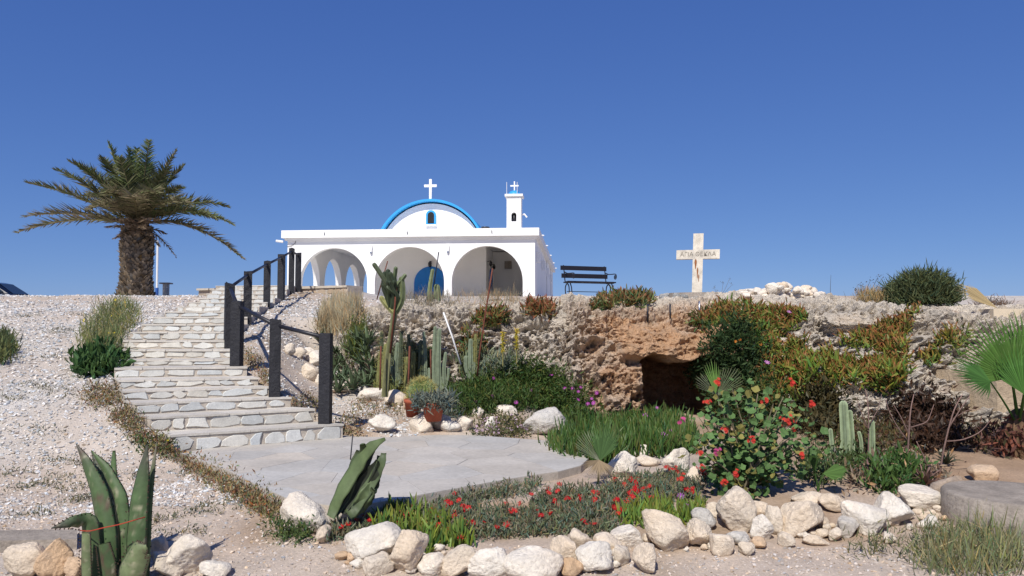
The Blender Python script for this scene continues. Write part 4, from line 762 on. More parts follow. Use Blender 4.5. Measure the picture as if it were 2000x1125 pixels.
# ---------------------------------------------------------------- agave in the foreground
def blade_leaf(path, width, thick, cols, n=7, gut=.35, nrmv=None):
    """thick tapering succulent leaf along path; cols (m,3) along its length"""
    path = np.asarray(path, float); m = len(path); T = nrm(np.gradient(path, axis=0)); V = []; C = []
    nv = np.array([0, -1., 0]) if nrmv is None else nrm(nrmv)
    for i in range(m):
        s = nrm(np.cross(T[i], nv)); f = np.cross(s, T[i]); w = width[i]
        for q in np.linspace(-1, 1, n): V.append(path[i] + s * q * w + f * (-gut * w * (q * q))); C.append(cols[i])
        for q in np.linspace(1, -1, n)[1:-1]: V.append(path[i] + s * q * w + f * (-gut * w * q * q - thick * w * (1 - q * q) - .002)); C.append(cols[i])
    k = 2 * n - 2; Fs = [(r * k + j, r * k + (j + 1) % k, (r + 1) * k + (j + 1) % k, (r + 1) * k + j) for r in range(m - 1) for j in range(k)] + [tuple(range(k)), tuple((m - 1) * k + j for j in range(k))[::-1]]
    return V, Fs, C
def bez(ps, n=14):
    ps = np.asarray(ps, float); t = np.linspace(0, 1, n); out = []
    for i in range(3): out.append(np.interp(t, np.linspace(0, 1, len(ps)), ps[:, i]))
    q = np.stack(out, -1)
    for _ in range(2): q[1:-1] = (q[:-2] + 2 * q[1:-1] + q[2:]) / 4
    return q
AD = 4.55; ab = Wz(215, 1165, -.27); ab[1] = AD
agave = thing('agave', 'large scarred green agave tied with red cord in the bottom left', 'agave', ab)
AG = np.array([.078, .125, .05]); AGd = np.array([.07, .065, .055]); AGl = np.array([.17, .21, .10])
def agave_leaf(pts, wpx, dy, shift, tipc=AGd, base_c=AG, nv=None):
    path = bez([W(x, y, AD + dy + q) for (x, y), q in zip(pts, shift)], 40); m = len(path); t = np.linspace(0, 1, m); s = AD / F
    wd_ = np.interp(t, np.linspace(0, 1, len(wpx)), wpx) * s / 2 * .8; c = base_c[None] * (1 + .12 * fbm(path * 9, 3, 2)[:, None]) ; c = c + (tipc - c) * (sstep(t, .62, .95) * .85)[:, None]
    V, Fs, C = blade_leaf(path, wd_, .13, c, n=11, gut=.5, nrmv=nv); C = np.array(C); Va = np.array(V); sc1 = np.clip(fbm(Va * [1, 1, .6], 22, 3, 13) * 2.6 - .55, 0, 1); sc2 = np.clip(fbm(Va, 40, 2, 19) * 2.4 - .7, 0, 1); C = C * (1 + .18 * fbm(Va, 8, 3, 3))[:, None]; C = C + (np.array([.10, .065, .045]) - C) * (sc1 * .9)[:, None]; C = C + (np.array([.45, .40, .28]) - C) * (sc2 * .6)[:, None]; o = part('leaf', agave, V, Fs, M_cactus, C, True)
    g = B()                                                            # marginal teeth
    for i in range(3, m - 2, 2):
        T = nrm(path[i + 1] - path[i - 1]); sd_ = nrm(np.cross(T, [0, -1, 0]))
        for q in (-1, 1):
            e = path[i] + sd_ * q * wd_[i] * .99; g.add([e + T * .006, e - T * .006, e + sd_ * q * .011 + T * .004], [(0, 1, 2)], (.06, .04, .03))
    g.part('teeth', o, M_bark, kind='stuff')
agave_leaf([(206, 1160), (205, 1040), (190, 960), (165, 900), (148, 866)], [56, 50, 46, 26, 2], .05, [0, 0, .03, .06, .1], np.array([.10, .08, .07]))
agave_leaf([(218, 1160), (214, 1050), (208, 990), (192, 925), (178, 880)], [40, 38, 34, 24, 2], .14, [0, .02, .05, .1, .15])
agave_leaf([(236, 1150), (240, 1040), (232, 970), (205, 915), (178, 880)], [40, 38, 36, 26, 3], .1, [0, 0, .02, .06, .1], AG)
agave_leaf([(225, 1150), (222, 1050), (221, 980), (219, 930), (222, 880)], [38, 36, 30, 22, 8], .24, [0, .02, .04, .07, .1], AG * 1.2)
agave_leaf([(262, 1160), (262, 1060), (268, 980), (277, 925), (288, 866)], [52, 50, 46, 32, 2], .0, [0, -.02, 0, .03, .05])
agave_leaf([(282, 1160), (286, 1060), (290, 980), (297, 920), (306, 862)], [18, 18, 17, 13, 2], .08, [0, 0, .02, .05, .08], np.array([.16, .13, .1]))
agave_leaf([(215, 1170), (208, 1100), (200, 1062)], [34, 38, 30], -.06, [0, 0, 0], AG * .9, AG * .8)
agave_leaf([(180, 1170), (178, 1100), (172, 1020), (140, 1020), (100, 1032)], [44, 46, 44, 26, 2], .0, [0, 0, 0, -.08, -.14], AGd, AG * .9)
agave_leaf([(168, 1170), (166, 1100), (166, 1040)], [24, 26, 22], -.09, [0, 0, 0], AGl, AGl * .8)
agave_leaf([(248, 1180), (252, 1120), (272, 1075), (286, 1068)], [56, 66, 50, 10], -.14, [0, -.03, -.05, -.05], AGl, AGl)
k = B(); s = [W(x, y, AD - .11 + d) for x, y, d in ((156, 1036, .1), (175, 1038, -.02), (200, 1031, -.02), (232, 1025, -.03), (262, 1016, -.04), (283, 1010, .05))]; k.tube(bez(s, 20), .0035, 6); k.part('red_cord', agave, mat('red_cord', (.35, .05, .025), rough=.8))

# ---------------------------------------------------------------- cacti
def column(g, path, r, ribs=6, col=(.16, .2, .09), rib=.22, step=9, dome=True):
    path = np.asarray(path, float); m = len(path); T = nrm(np.gradient(path, axis=0)); n = ribs * 2; a = nrm(np.cross(T[0], [0, 1, .01])); V = []; C = []
    r = np.broadcast_to(np.asarray(r, float), (m,)).copy()
    rings = [(path[i], T[i], r[i], i / (m - 1)) for i in range(m)]
    if dome: rings += [(path[-1] + T[-1] * r[-1] * .5, T[-1], r[-1] * .8, 1), (path[-1] + T[-1] * r[-1] * .85, T[-1], r[-1] * .35, 1)]
    for p, t, rr, q in rings:
        a = nrm(a - t * (a @ t)); b2 = np.cross(t, a)
        for k2 in range(n):
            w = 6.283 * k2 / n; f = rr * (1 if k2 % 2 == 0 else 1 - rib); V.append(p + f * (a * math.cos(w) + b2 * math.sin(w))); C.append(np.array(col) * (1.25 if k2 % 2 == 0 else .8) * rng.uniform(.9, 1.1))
    M_ = len(rings); Fs = [(i * n + j, i * n + (j + 1) % n, (i + 1) * n + (j + 1) % n, (i + 1) * n + j) for i in range(M_ - 1) for j in range(n)] + [tuple((M_ - 1) * n + j for j in range(n))]
    g.add(V, Fs, np.array(C))
def pxpath(pts, D, n=9): return bez([W(x, y, D + (d[0] if d else 0)) for x, y, *d in pts], n)
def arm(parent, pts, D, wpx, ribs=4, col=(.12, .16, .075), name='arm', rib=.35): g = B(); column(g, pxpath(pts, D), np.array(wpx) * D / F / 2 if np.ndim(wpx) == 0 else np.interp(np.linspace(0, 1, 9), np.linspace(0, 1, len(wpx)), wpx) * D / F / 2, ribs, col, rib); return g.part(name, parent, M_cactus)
CD = 10.2
big_c = thing('candelabra_cactus', 'tall branching cactus with a dark crown in front of the middle arch', 'cactus', W(765, 770, CD))
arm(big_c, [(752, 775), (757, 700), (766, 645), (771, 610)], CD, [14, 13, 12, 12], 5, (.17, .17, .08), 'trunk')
YG = (.30, .30, .12); DK = (.042, .056, .03)
ARMS = [([(770, 612), (758, 600), (748, 588), (745, 582)], 10, YG, 0), ([(771, 612), (780, 600), (787, 585), (787, 560), (784, 545)], 11, (.15, .18, .085), -.05), ([(766, 575), (752, 548), (742, 533), (731, 517)], 9, (.10, .12, .065), -.1), ([(772, 568), (778, 552), (786, 545), (791, 538)], 8, (.18, .22, .12), -.1), ([(768, 560), (771, 540), (773, 524)], 8, (.14, .18, .09), -.15), ([(776, 570), (784, 556), (785, 548)], 8, (.14, .17, .09), .1)]
for i in range(16):
    x0 = 768 + rng.uniform(-9, 8); x1 = x0 + rng.uniform(-20, 6); y1 = rng.uniform(520, 565); ARMS.append(([(x0, 602), (x0 + rng.uniform(-7, 7), 580), ((x0 + x1) / 2 + rng.uniform(-6, 8), (580 + y1) / 2), (x1, y1)], rng.uniform(8, 11), tuple(np.array(DK) * rng.uniform(.7, 1.4)), rng.uniform(-.22, .22)))
for pts, w, c, dd_ in ARMS: arm(big_c, [(x, y, dd_ * i / len(pts)) for i, (x, y) in enumerate(pts)], CD, w, 4, c)
c2 = thing('cactus', 'green two stemmed cactus in front of the blue door', 'cactus', W(845, 598, 12.9))
arm(c2, [(838, 604), (838, 575), (841, 550), (845, 528)], 12.9, [9, 9, 8, 7], 4, (.22, .25, .12), 'stem'); arm(c2, [(853, 604), (855, 580), (853, 560)], 12.9, [13, 14, 12], 6, (.17, .2, .1), 'stem'); arm(c2, [(846, 604), (847, 580)], 12.9, 10, 6, (.15, .17, .09), 'stem')
COLS = [  # px, foot, top, width, tone, label
 (741, 768, 690, 12, 'y', 'spiny olive column cactus behind the white slab rock'), (752, 772, 675, 13, 'y', 'taller olive column cactus beside the rusty rod at the left'), (775, 742, 672, 10, 'g', 'pale green column cactus right of the branching cactus trunk'), (784, 735, 650, 9, 'd', 'thin dark column cactus between the branching cactus and the rods'), (793, 772, 700, 10, 'y', 'short yellowish column cactus left of the barrel cactus'), (806, 770, 690, 12, 'y', 'yellowish column cactus just above the barrel cactus'), (822, 760, 668, 12, 'd', 'bushy dark column cactus above the barrel cactus'), (830, 745, 650, 8, 'g', 'slim grey green column cactus left of the tall pair'), (848, 755, 640, 9, 'g', 'left stem of the tall pale cactus pair'), (857, 760, 645, 11, 'g', 'right stem of the tall pale cactus pair'), (868, 745, 690, 8, 'g', 'short leaning column cactus right of the tall pair'), (919, 730, 665, 11, 'g', 'pale column cactus left of the tallest rusty rod'), (929, 728, 655, 8, 'y', 'olive column cactus touching the tallest rusty rod'), (745, 700, 650, 9, 'd', 'dark column cactus behind the left rods'), (800, 715, 655, 8, 'd', 'dark slim column cactus in the middle of the bed')]
TC = {'y': (.20, .20, .07), 'g': (.19, .23, .15), 'd': (.075, .095, .055)}
for px, fy, ty, w, tn, lab in COLS:
    p = hit(px, min(fy + 6, 790))[0]; D = min(p[1], 10.9); t = thing('column_cactus', lab, 'cactus', W(px, fy, D), 'column cacti in the bed below the rock face')
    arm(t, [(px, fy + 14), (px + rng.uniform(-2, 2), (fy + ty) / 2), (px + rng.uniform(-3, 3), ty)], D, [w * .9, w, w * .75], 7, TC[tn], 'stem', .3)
    if tn != 'g':
        P = pxpath([(px, fy), (px, ty - 2)], D, 60); nn_ = nrm(rng.normal(size=(60, 3)) * [1, 1, .3]); V, Fs, C = leaves(P, nn_, .055, .06, (.26, .24, .1), (.3, .25, .15), .5, per=7, spread=.5, up=.2, rad=w * D / F * .28, tpl=BLADE); part('spines', t, V, Fs, M_dry, C, kind='stuff')
    else:
        for q in range(2): arm(t, [(px + (3 if q else -4), fy + 12), (px + (8 if q else -9), fy - 12), (px + (8 if q else -9), fy - rng.uniform(20, 40))], D, w * .75, 6, TC[tn], 'side_stem', .3)
def rod(pts, D, r, m, name, label, cat): k = B(); k.tube([W(x, y, D) for x, y in pts], r, 8); return k.solid(name, m, True, label=label, cat=cat)
rod([(962, 524), (950, 600), (938, 680), (932, 735)], 10.5, .011, M_rust, 'rusty_rod', 'tallest rusty rod leaning before the right arch', 'rod'); rod([(866, 610), (884, 660), (900, 712)], 10.6, .012, M_pole, 'white_pole', 'slanted thin white pole against the rock face', 'pole')
rod([(742, 762), (744, 676)], 10.0, .011, M_rust, 'rusty_rod', 'rusty rod among the cacti at the left end of the bed', 'rod'); rod([(796, 800), (800, 676)], 9.9, .012, M_rust, 'rusty_rod', 'rusty rod standing at the left of the barrel cactus', 'rod'); rod([(842, 745), (841, 682)], 10.4, .010, M_rust, 'rusty_rod', 'short rusty rod right above the barrel cactus', 'rod'); rod([(762, 690), (771, 600), (774, 560)], 10.14, .012, M_rust, 'rusty_rod', 'thin rod supporting the branching cactus', 'rod')
rod([(736, 585), (757, 510)], 10.4, .008, M_rust, 'thin_cane', 'thin dark cane left of the branching cactus crown', 'cane'); rod([(847, 560), (857, 492)], 12.8, .009, M_iron, 'thin_cane', 'thin dark cane standing in front of the blue door', 'cane')
rod([(682, 925), (689, 848)], 7.35, .006, M_iron, 'thin_cane', 'thin dark cane beside the leaning cactus on the terrace', 'cane')
for i, (x, y) in enumerate(((1265, 612), (1309, 612), (1366, 606))): rod([(x, y + 18), (x, y - 18)], 11.0, .012, M_iron if i < 2 else M_metal, 'metal_stake', ['leftmost of the short stakes above the cave', 'middle of the short stakes above the cave', 'right pale stake above the cave under the cross'][i], 'stake')
# leaning paddle-like cactus by the terrace
LD = 5.35; lc = thing('leaning_cactus', 'leaning flat stemmed green cactus on the near edge of the terrace', 'cactus', W(655, 1015, 5.35))
for pts, w, c in [([(645, 1010), (662, 965), (685, 930), (705, 895), (722, 872), (752, 857)], [20, 28, 32, 30, 24, 6], (.16, .22, .09)), ([(672, 1000), (690, 960), (705, 925), (712, 890), (708, 868)], [20, 26, 24, 22, 10], (.11, .15, .07)), ([(690, 1000), (712, 965), (735, 930), (747, 900), (750, 885)], [20, 24, 22, 18, 10], (.14, .19, .09)), ([(700, 990), (715, 965), (730, 948), (737, 935)], [24, 28, 22, 12], (.17, .23, .1)), ([(668, 1000), (695, 960), (722, 925), (738, 900)], [20, 24, 22, 8], (.045, .055, .035)), ([(655, 1005), (675, 975), (690, 945), (692, 905), (700, 880)], [18, 22, 24, 20, 8], (.14, .18, .09)), ([(690, 1000), (722, 965), (738, 920), (742, 890)], [18, 22, 18, 10], (.06, .075, .045)), ([(680, 1005), (705, 985), (722, 968), (728, 955)], [24, 30, 24, 10], (.13, .17, .08)), ([(662, 1000), (690, 950), (712, 912), (730, 880)], [16, 18, 16, 6], (.05, .06, .04))]:
    path = bez([W(x, y, LD + rng.uniform(-.05, .05)) for x, y in pts], 12); wd_ = np.interp(np.linspace(0, 1, 12), np.linspace(0, 1, len(w)), w) * LD / F / 2 * (1 + .1 * np.sin(np.arange(12) * 2.4)); V, Fs, C = blade_leaf(path, wd_, .5, np.tile(np.array(c) * .6, (12, 1)) * rng.uniform(.8, 1.2, (12, 1)), gut=rng.uniform(-.5, .5), nrmv=(rng.uniform(-.5, .5), -1, .2)); part('stem', lc, V, Fs, M_cactus, np.array(C), True)
# barrel cactus and pots
bc = W(823, 790, 9.7); R_b = 29 * 9.7 / F
brl = thing('barrel_cactus', 'round golden barrel cactus behind the terracotta pots', 'cactus', bc); nr = 26; V = []; C = []
for i, ph in enumerate(np.linspace(-.9, 1.5, 14)):
    for j in range(nr * 2): w = 6.283 * j / (nr * 2); f = R_b * (1 if j % 2 == 0 else .88); V.append(bc + [f * math.cos(ph) * math.cos(w), f * math.cos(ph) * math.sin(w), R_b * .75 + f * .95 * math.sin(ph)]); C.append((.14, .19, .06))
n2_ = nr * 2; part('barrel', brl, V, [(i * n2_ + j, i * n2_ + (j + 1) % n2_, (i + 1) * n2_ + (j + 1) % n2_, (i + 1) * n2_ + j) for i in range(13) for j in range(n2_)], M_cactus, np.array(C))
V = np.array(V).reshape(14, n2_, 3)[1:, ::2].reshape(-1, 3); nn_ = nrm(V - (bc + [0, 0, R_b * .75])); V2, Fs, C = leaves(V, nn_, .05, .07, (.42, .38, .14), (.5, .45, .22), .5, per=8, spread=.7, up=0, rad=.006, tpl=BLADE); part('spines', brl, V2, Fs, M_dry, C, kind='stuff')
def pot(px, py, D, wpx, hpx, label, tilt=0):
    p = W(px, py, D); s = D / F; r = wpx * s / 2; h = hpx * s; t = thing('flower_pot', label, 'pot', p)
    k = B(); k.lathe([(0, 0), (r * .72, 0), (r * .92, h * .78), (r, h * .8), (r * 1.02, h), (r * .92, h), (r * .86, h * .85), (0, h * .84)], p, 28); k.part('pot_body', t, M_terra, True)
    k = B(); k.lathe([(0, h * .86), (r * .84, h * .86)], p, 20); k.part('potting_soil', t, M_bark, False) if False else None
    return t, p, r, h
pot(846, 822, 9.15, 44, 36, 'terracotta pot holding the grey green succulent'); pot(807, 814, 9.4, 36, 34, 'tilted broken terracotta pot in front of the barrel cactus')
pg = W(846, 790, 9.15); th_ = rng.random((260, 2)); Pg = pg + np.c_[(th_[:, 0] - .5) * .42, (th_[:, 1] - .5) * .3, rng.random(260) * .1 - .02]
V, Fs, C = fingers(Pg, np.tile([0, -.3, .95], (260, 1)), .085, .12, (.13, .155, .125), (.2, .2, .17), .4, per=6, spread=.9, up=.2, rad=.03); t = thing('grey_succulent', 'grey green trailing succulent filling the terracotta pot', 'succulent', pg); part('foliage', t, V, Fs, M_succ, C, kind='stuff')
P, Nn = sample_px([(850, 800), (870, 780), (905, 790), (900, 820), (868, 822)], 120, .03); V, Fs, C = fingers(P, Nn, .09, .1, (.13, .15, .12), (.2, .2, .16), .4, per=7, spread=.9, up=.4, lift=.1); t = thing('grey_succulent', 'grey green succulent spilling on the ground right of the pots', 'succulent', P.mean(0)); part('foliage', t, V, Fs, M_succ, C, kind='stuff')
# ---------------------------------------------------------------- succulent carpets and bushes
t_bush, _, _ = clump('ice_plant_bush', 'dense dark green ice plant bush covering the foot of the rock face', 'bush', [(868, 800), (895, 772), (955, 728), (1000, 710), (1055, 714), (1100, 736), (1130, 765), (1150, 800), (1160, 832), (1120, 850), (1085, 805), (1000, 805), (930, 815), (885, 815)], 3000, 'l', length=.075, width=.2, base=[(.034, .07, .015), (.05, .09, .018), (.028, .055, .014), (.09, .10, .03)], tip=(.085, .14, .03), amt=rng.uniform(.1, 1, 33000), per=11, spread=.8, up=.35, lift=.2, rad=.07, m=M_succ, tpl=LEAF)
ff = [(1038, 773), (1115, 770), (1130, 768), (1126, 776), (963, 785), (1008, 797), (1125, 792), (1151, 790), (1155, 798), (1160, 778), (1144, 800), (895, 778), (965, 750), (930, 795), (1100, 770), (1075, 745)]
Pf = np.array([hit(x, y)[0] + [0, -.3, .1] for x, y in ff]); flowers(Pf, nrm(rng.normal(0, .35, (len(ff), 3)) + [0, -.8, .6]), .03, (.42, .06, .36), (.6, .4, .5), 'bloom', t_bush)
t_car, _, _ = clump('succulent_carpet', 'bright green upright succulents spreading over the terrace edge before the cave', 'succulent', [(1078, 878), (1110, 852), (1150, 846), (1200, 826), (1260, 822), (1330, 828), (1350, 855), (1358, 885), (1300, 892), (1240, 895), (1180, 908), (1120, 906), (1088, 892)], 1500, 'f', length=.15, fat=.085, base=[(.045, .095, .02), (.06, .115, .025), (.035, .08, .018), (.11, .12, .04)], tip=(.10, .165, .04), amt=rng.uniform(.1, .9, 1500), per=6, spread=.3, up=.9, lift=.04, rad=.05)
for i, (x, y, r) in enumerate(((1297, 851, .05), (1260, 812, .035), (1310, 842, .025), (1283, 797, .025))): p = hit(x, y + 30)[0]; flowers([np.array([W(x, y, p[1] - .05)]).reshape(3)], [nrm([.2, -.7, .7])], r, (.55, .15, .5), (.75, .6, .5), 'bloom', t_car)
RED = [ # cliff patches
 ('red tipped succulent patch draped right of the white cross', [(1372, 632), (1398, 594), (1450, 596), (1520, 606), (1582, 616), (1556, 634), (1530, 652), (1445, 645), (1420, 625), (1392, 645)], 620, (.13, .17, .045), .75),
 ('wide olive and orange succulent patch hanging over the rock at the right', [(1480, 710), (1505, 685), (1560, 664), (1640, 660), (1700, 660), (1765, 668), (1772, 735), (1740, 765), (1700, 748), (1640, 742), (1580, 795), (1540, 775), (1500, 765)], 1150, (.15, .19, .045), .6),
 ('orange tipped succulent tongue climbing to the rock rim at the right', [(1690, 665), (1722, 640), (1770, 618), (1800, 610), (1795, 625), (1760, 660), (1765, 690), (1715, 690)], 330, (.16, .17, .05), .8),
 ('small succulent tuft on the pale rock left of the big fan palm', [(1800, 712), (1830, 672), (1862, 650), (1885, 648), (1880, 672), (1835, 712)], 110, (.15, .17, .05), .6),
 ('green succulent patch hanging between the dark shrub and the pale rock', [(1470, 650), (1500, 640), (1520, 680), (1530, 760), (1500, 800), (1475, 740)], 300, (.10, .15, .04), .45),
 ('reddish succulent patch on the rock below the right arch', [(892, 690), (905, 650), (935, 612), (990, 605), (988, 628), (955, 648), (935, 690)], 280, (.10, .12, .045), .7),
 ('small red succulent tuft on the rock rim under the chapel corner', [(1030, 612), (1035, 592), (1078, 594), (1080, 612)], 90, (.13, .10, .05), .95),
 ('grey green succulent tuft on the rock rim beside the bench', [(1150, 602), (1180, 578), (1225, 572), (1275, 580), (1270, 592), (1200, 600)], 200, (.12, .14, .07), .5),
 ('small succulent tuft under the right pale stake', [(1358, 640), (1362, 615), (1390, 625), (1392, 642)], 50, (.09, .12, .05), .5)]
for lab, poly, n, c, a in RED: t_red, _, _ = clump('hanging_succulent', lab, 'succulent', poly, n, 'f', length=.115, fat=.17, base=[np.array(c) * np.array([1.1, 1.35, 1.1]), np.array(c) * np.array([.6, .95, .6]), np.array(c) * np.array([.9, 1.15, .8])], tip=(.36, .08, .045), amt=np.clip(rng.normal(a + .1, .45, n), 0, 1), patchy=-.32, per=6, spread=.42, up=.6, lift=.06, rad=.035)
for i, (x, y, r) in enumerate(((1541, 610, .05), (1499, 663, .05), (1498, 709, .045))): p = hit(x, y)[0]; flowers([p + (np.array([0, 0, EYE]) - p) * .025], [nrm([.1, -.6, .8])], r, (.62, .25, .58), (.8, .65, .7), 'bloom', bpy.data.objects[['hanging_succulent', 'hanging_succulent.004', 'hanging_succulent.004'][i]])
t, P, Nn = clump('dark_shrub', 'dark green leafy shrub beside the cave lintel', 'shrub', [(1388, 745), (1378, 705), (1400, 668), (1430, 640), (1470, 648), (1482, 690), (1478, 760), (1430, 775)], 900, 'l', length=.08, width=.3, base=(.03, .055, .02), tip=(.06, .1, .03), amt=.5, per=9, spread=.9, up=.3, lift=.28, rad=.06, m=M_leaf)
flowers([hit(x, y)[0] + [0, -.3, .05] for x, y in ((1472, 679), (1432, 670), (1424, 674))], nrm(np.array([[0, -1, .4]] * 3)), .026, (.62, .2, .03), (.5, .3, .05), 'orange_bloom', t)
clump('aeonium_shrub', 'dark bronze rosette shrub behind the pale striped cactus', 'shrub', [(1565, 850), (1570, 800), (1610, 765), (1645, 775), (1640, 840), (1610, 868)], 420, 'l', length=.085, width=.38, base=(.05, .045, .018), tip=(.1, .07, .03), amt=.5, per=10, spread=.8, up=.45, lift=.28, rad=.05)
clump('aeonium_shrub', 'dark red bronze rosette shrub in the shade below the big fan palm', 'shrub', [(1755, 870), (1760, 800), (1800, 785), (1850, 800), (1880, 845), (1870, 880), (1800, 890)], 620, 'l', length=.085, width=.38, base=(.045, .026, .016), tip=(.09, .045, .03), amt=.5, per=10, spread=.8, up=.45, lift=.25, rad=.05)
clump('leafy_creeper', 'dark green creeper spilling below the dark shrub at the cave side', 'creeper', [(1400, 790), (1430, 755), (1480, 745), (1520, 760), (1530, 800), (1490, 825), (1430, 815)], 420, 'l', length=.075, width=.35, base=[(.035, .065, .02), (.05, .09, .025), (.09, .08, .035)], tip=(.08, .12, .035), amt=.5, per=8, spread=.9, up=.3, lift=.2, rad=.06, m=M_leaf)
clump('bronze_undergrowth', 'bronze and olive undergrowth behind the bare stalks', 'undergrowth', [(1640, 880), (1650, 845), (1720, 835), (1765, 850), (1770, 890), (1700, 900)], 240, 'l', length=.075, width=.3, base=[(.06, .05, .02), (.08, .085, .03), (.11, .06, .04)], tip=(.12, .09, .04), amt=.5, per=8, spread=.8, up=.5, lift=.16, rad=.05)
clump('bronze_undergrowth', 'dark reddish leaves on the ground under the big fan palm', 'undergrowth', [(1890, 880), (1900, 855), (1960, 850), (2010, 860), (2010, 890), (1940, 895)], 200, 'l', length=.085, width=.3, base=[(.07, .03, .022), (.05, .05, .02), (.13, .07, .05)], tip=(.13, .06, .045), amt=.5, per=7, spread=.8, up=.5, lift=.14, rad=.05)
clump('low_weed', 'low leafy green weed in front of the bare branched stalks', 'weed', [(1690, 950), (1700, 920), (1750, 910), (1790, 930), (1780, 965), (1720, 970)], 220, 'l', length=.07, width=.35, base=(.05, .10, .025), tip=(.1, .16, .04), amt=.4, per=7, spread=.7, up=.7, lift=.12)
clump('low_weed', 'shadowed low green weed between the geranium and the stalks', 'weed', [(1560, 940), (1580, 890), (1650, 880), (1690, 900), (1680, 930), (1600, 955)], 240, 'l', length=.06, width=.35, base=(.055, .085, .03), tip=(.1, .13, .04), amt=.4, per=6, spread=.7, up=.7, lift=.1)
# flower bed: grey leaved ice plant with red blooms
BEDA = [(642, 1062), (650, 1012), (700, 985), (760, 972), (800, 960), (880, 968), (960, 948), (1050, 948), (1040, 966), (930, 985), (930, 1003), (1010, 1002), (1100, 1008), (1190, 1012), (1205, 1040), (1140, 1052), (1060, 1048), (960, 1056), (900, 1060), (830, 1046), (720, 1040)]
BEDB = [(1150, 990), (1190, 950), (1230, 938), (1340, 925), (1380, 935), (1370, 985), (1280, 985), (1220, 1012), (1170, 1014)]
BEDC = [(1030, 985), (1090, 965), (1160, 960), (1180, 985), (1150, 1010), (1060, 1006)]
IP = dict(patchy=-.4, length=.045, fat=.16, base=[(.12, .155, .085), (.10, .14, .07), (.19, .15, .10), (.14, .165, .10)], tip=(.21, .17, .11), per=7, spread=.6, up=.6, lift=.03, rad=.022)
for poly, n, lab, npx in ((BEDA, 2300, 'grey green ice plant with red blooms filling the left of the front bed', 70), (BEDB, 800, 'grey green ice plant thick with red blooms left of the geranium', 52), (BEDC, 420, 'sparse grey ice plant in the middle of the front bed', 9)):
    t, P, Nn = clump('ice_plant', lab, 'ice plant', poly, n, 'f', amt=np.clip(rng.normal(.3, .4, n), 0, 1), **IP)
    ctr = P[rng.integers(0, len(P), max(4, npx // 4))]; sel = ctr[rng.integers(0, len(ctr), npx)] + rng.normal(0, .075, (npx, 3)) * [1, 1, 0]; sel = np.array([drop(a, c) for a, c in sel[:, :2]])
    flowers(sel + [0, 0, .075], nrm(rng.normal(0, .3, (npx, 3)) + [0, -.55, .8]), .027, (.50, .012, .018), (.6, .16, .05), 'red_bloom', t)
FRC = [('bright green succulent tuft behind the upright front rock', [(735, 1045), (745, 1018), (780, 1008), (822, 1012), (828, 1045), (790, 1058)]), ('bright green succulent tuft right of the upright front rock', [(812, 1068), (822, 1030), (850, 1022), (878, 1030), (884, 1062), (850, 1082)]), ('smallest bright green succulent tuft at the front of the bed', [(878, 1072), (886, 1052), (908, 1054), (908, 1075)]), ('wide yellow green succulent clump behind the long slanted rock', [(1208, 1030), (1222, 1000), (1290, 995), (1370, 995), (1378, 1015), (1330, 1028), (1270, 1040)])]
for lab, poly in FRC: n = 90 if 'wide' in lab else 60 if 'smallest' not in lab else 22; clump('succulent_tuft', lab, 'succulent', poly, n, 'f', length=.105, fat=.12, base=(.14, .22, .04), tip=(.25, .15, .05), amt=np.clip(rng.normal(.25, .3, n), 0, 1), per=7, spread=.3, up=.9, lift=.02, rad=.025)
for i, (x, y, r) in enumerate(((1330, 970, .04), (1341, 990, .025))): p = hit(x, y + 25)[0]; flowers([W(x, y, p[1])], [nrm([-.2, -.7, .6])], r, (.42, .08, .5), (.7, .5, .6), 'bloom', bpy.data.objects['succulent_tuft.003'])
clump('pale_flower_patch', 'patch of pale pink blooms at the far edge of the terrace', 'flowers', [(920, 858), (930, 830), (980, 818), (1030, 825), (1036, 856), (980, 862)], 260, 'l', length=.045, width=.4, base=(.11, .12, .05), tip=(.16, .12, .06), amt=.4, per=6, spread=.8, up=.5, lift=.08, m=M_leaf)
P, _ = sample_px([(925, 855), (940, 828), (990, 818), (1030, 828), (1034, 852), (980, 858)], 70); t = bpy.data.objects['pale_flower_patch']; flowers(P + [0, -.03, .075], nrm(rng.normal(0, .4, (70, 3)) + [0, -.6, .7]), .02, (.6, .42, .55), (.7, .6, .5), 'pale_bloom', t)
# geranium bush
gb = hit(1455, 965)[0]; ger = thing('geranium_bush', 'straggly geranium bush with round leaves and red flower heads', 'geranium', gb); GD = gb[1]
tipsg = [(1380, 790), (1400, 765), (1430, 760), (1460, 780), (1395, 830), (1420, 810), (1450, 820), (1480, 800), (1510, 790), (1540, 800), (1565, 810), (1490, 840), (1525, 830), (1550, 850), (1375, 880), (1400, 870), (1430, 850), (1460, 870), (1500, 880), (1535, 880), (1560, 880), (1390, 920), (1420, 905), (1450, 920), (1480, 915), (1360, 845), (1440, 890), (1510, 860), (1575, 845), (1480, 770), (1350, 870), (1365, 815), (1420, 780), (1530, 775), (1590, 870), (1545, 920), (1500, 930), (1380, 900), (1475, 850), (1410, 850)]
LV = []; k = B()
for i, (x, y) in enumerate(tipsg):
    d = rng.uniform(-.28, .25); tp = W(x, y, GD + d); b0 = gb + [rng.uniform(-.12, .12), rng.uniform(-.08, .08), 0]; pa = bez([b0, b0 * .55 + tp * .45 + [rng.normal() * .04, 0, .03], tp], 8); k.tube(pa, np.linspace(.009, .004, 8), 5, np.array([.2, .17, .11]))
    for q in range(26): LV.append(pa[rng.integers(2, 8)] + rng.normal(0, .06, 3))
k.part('stems', ger, M_bark)
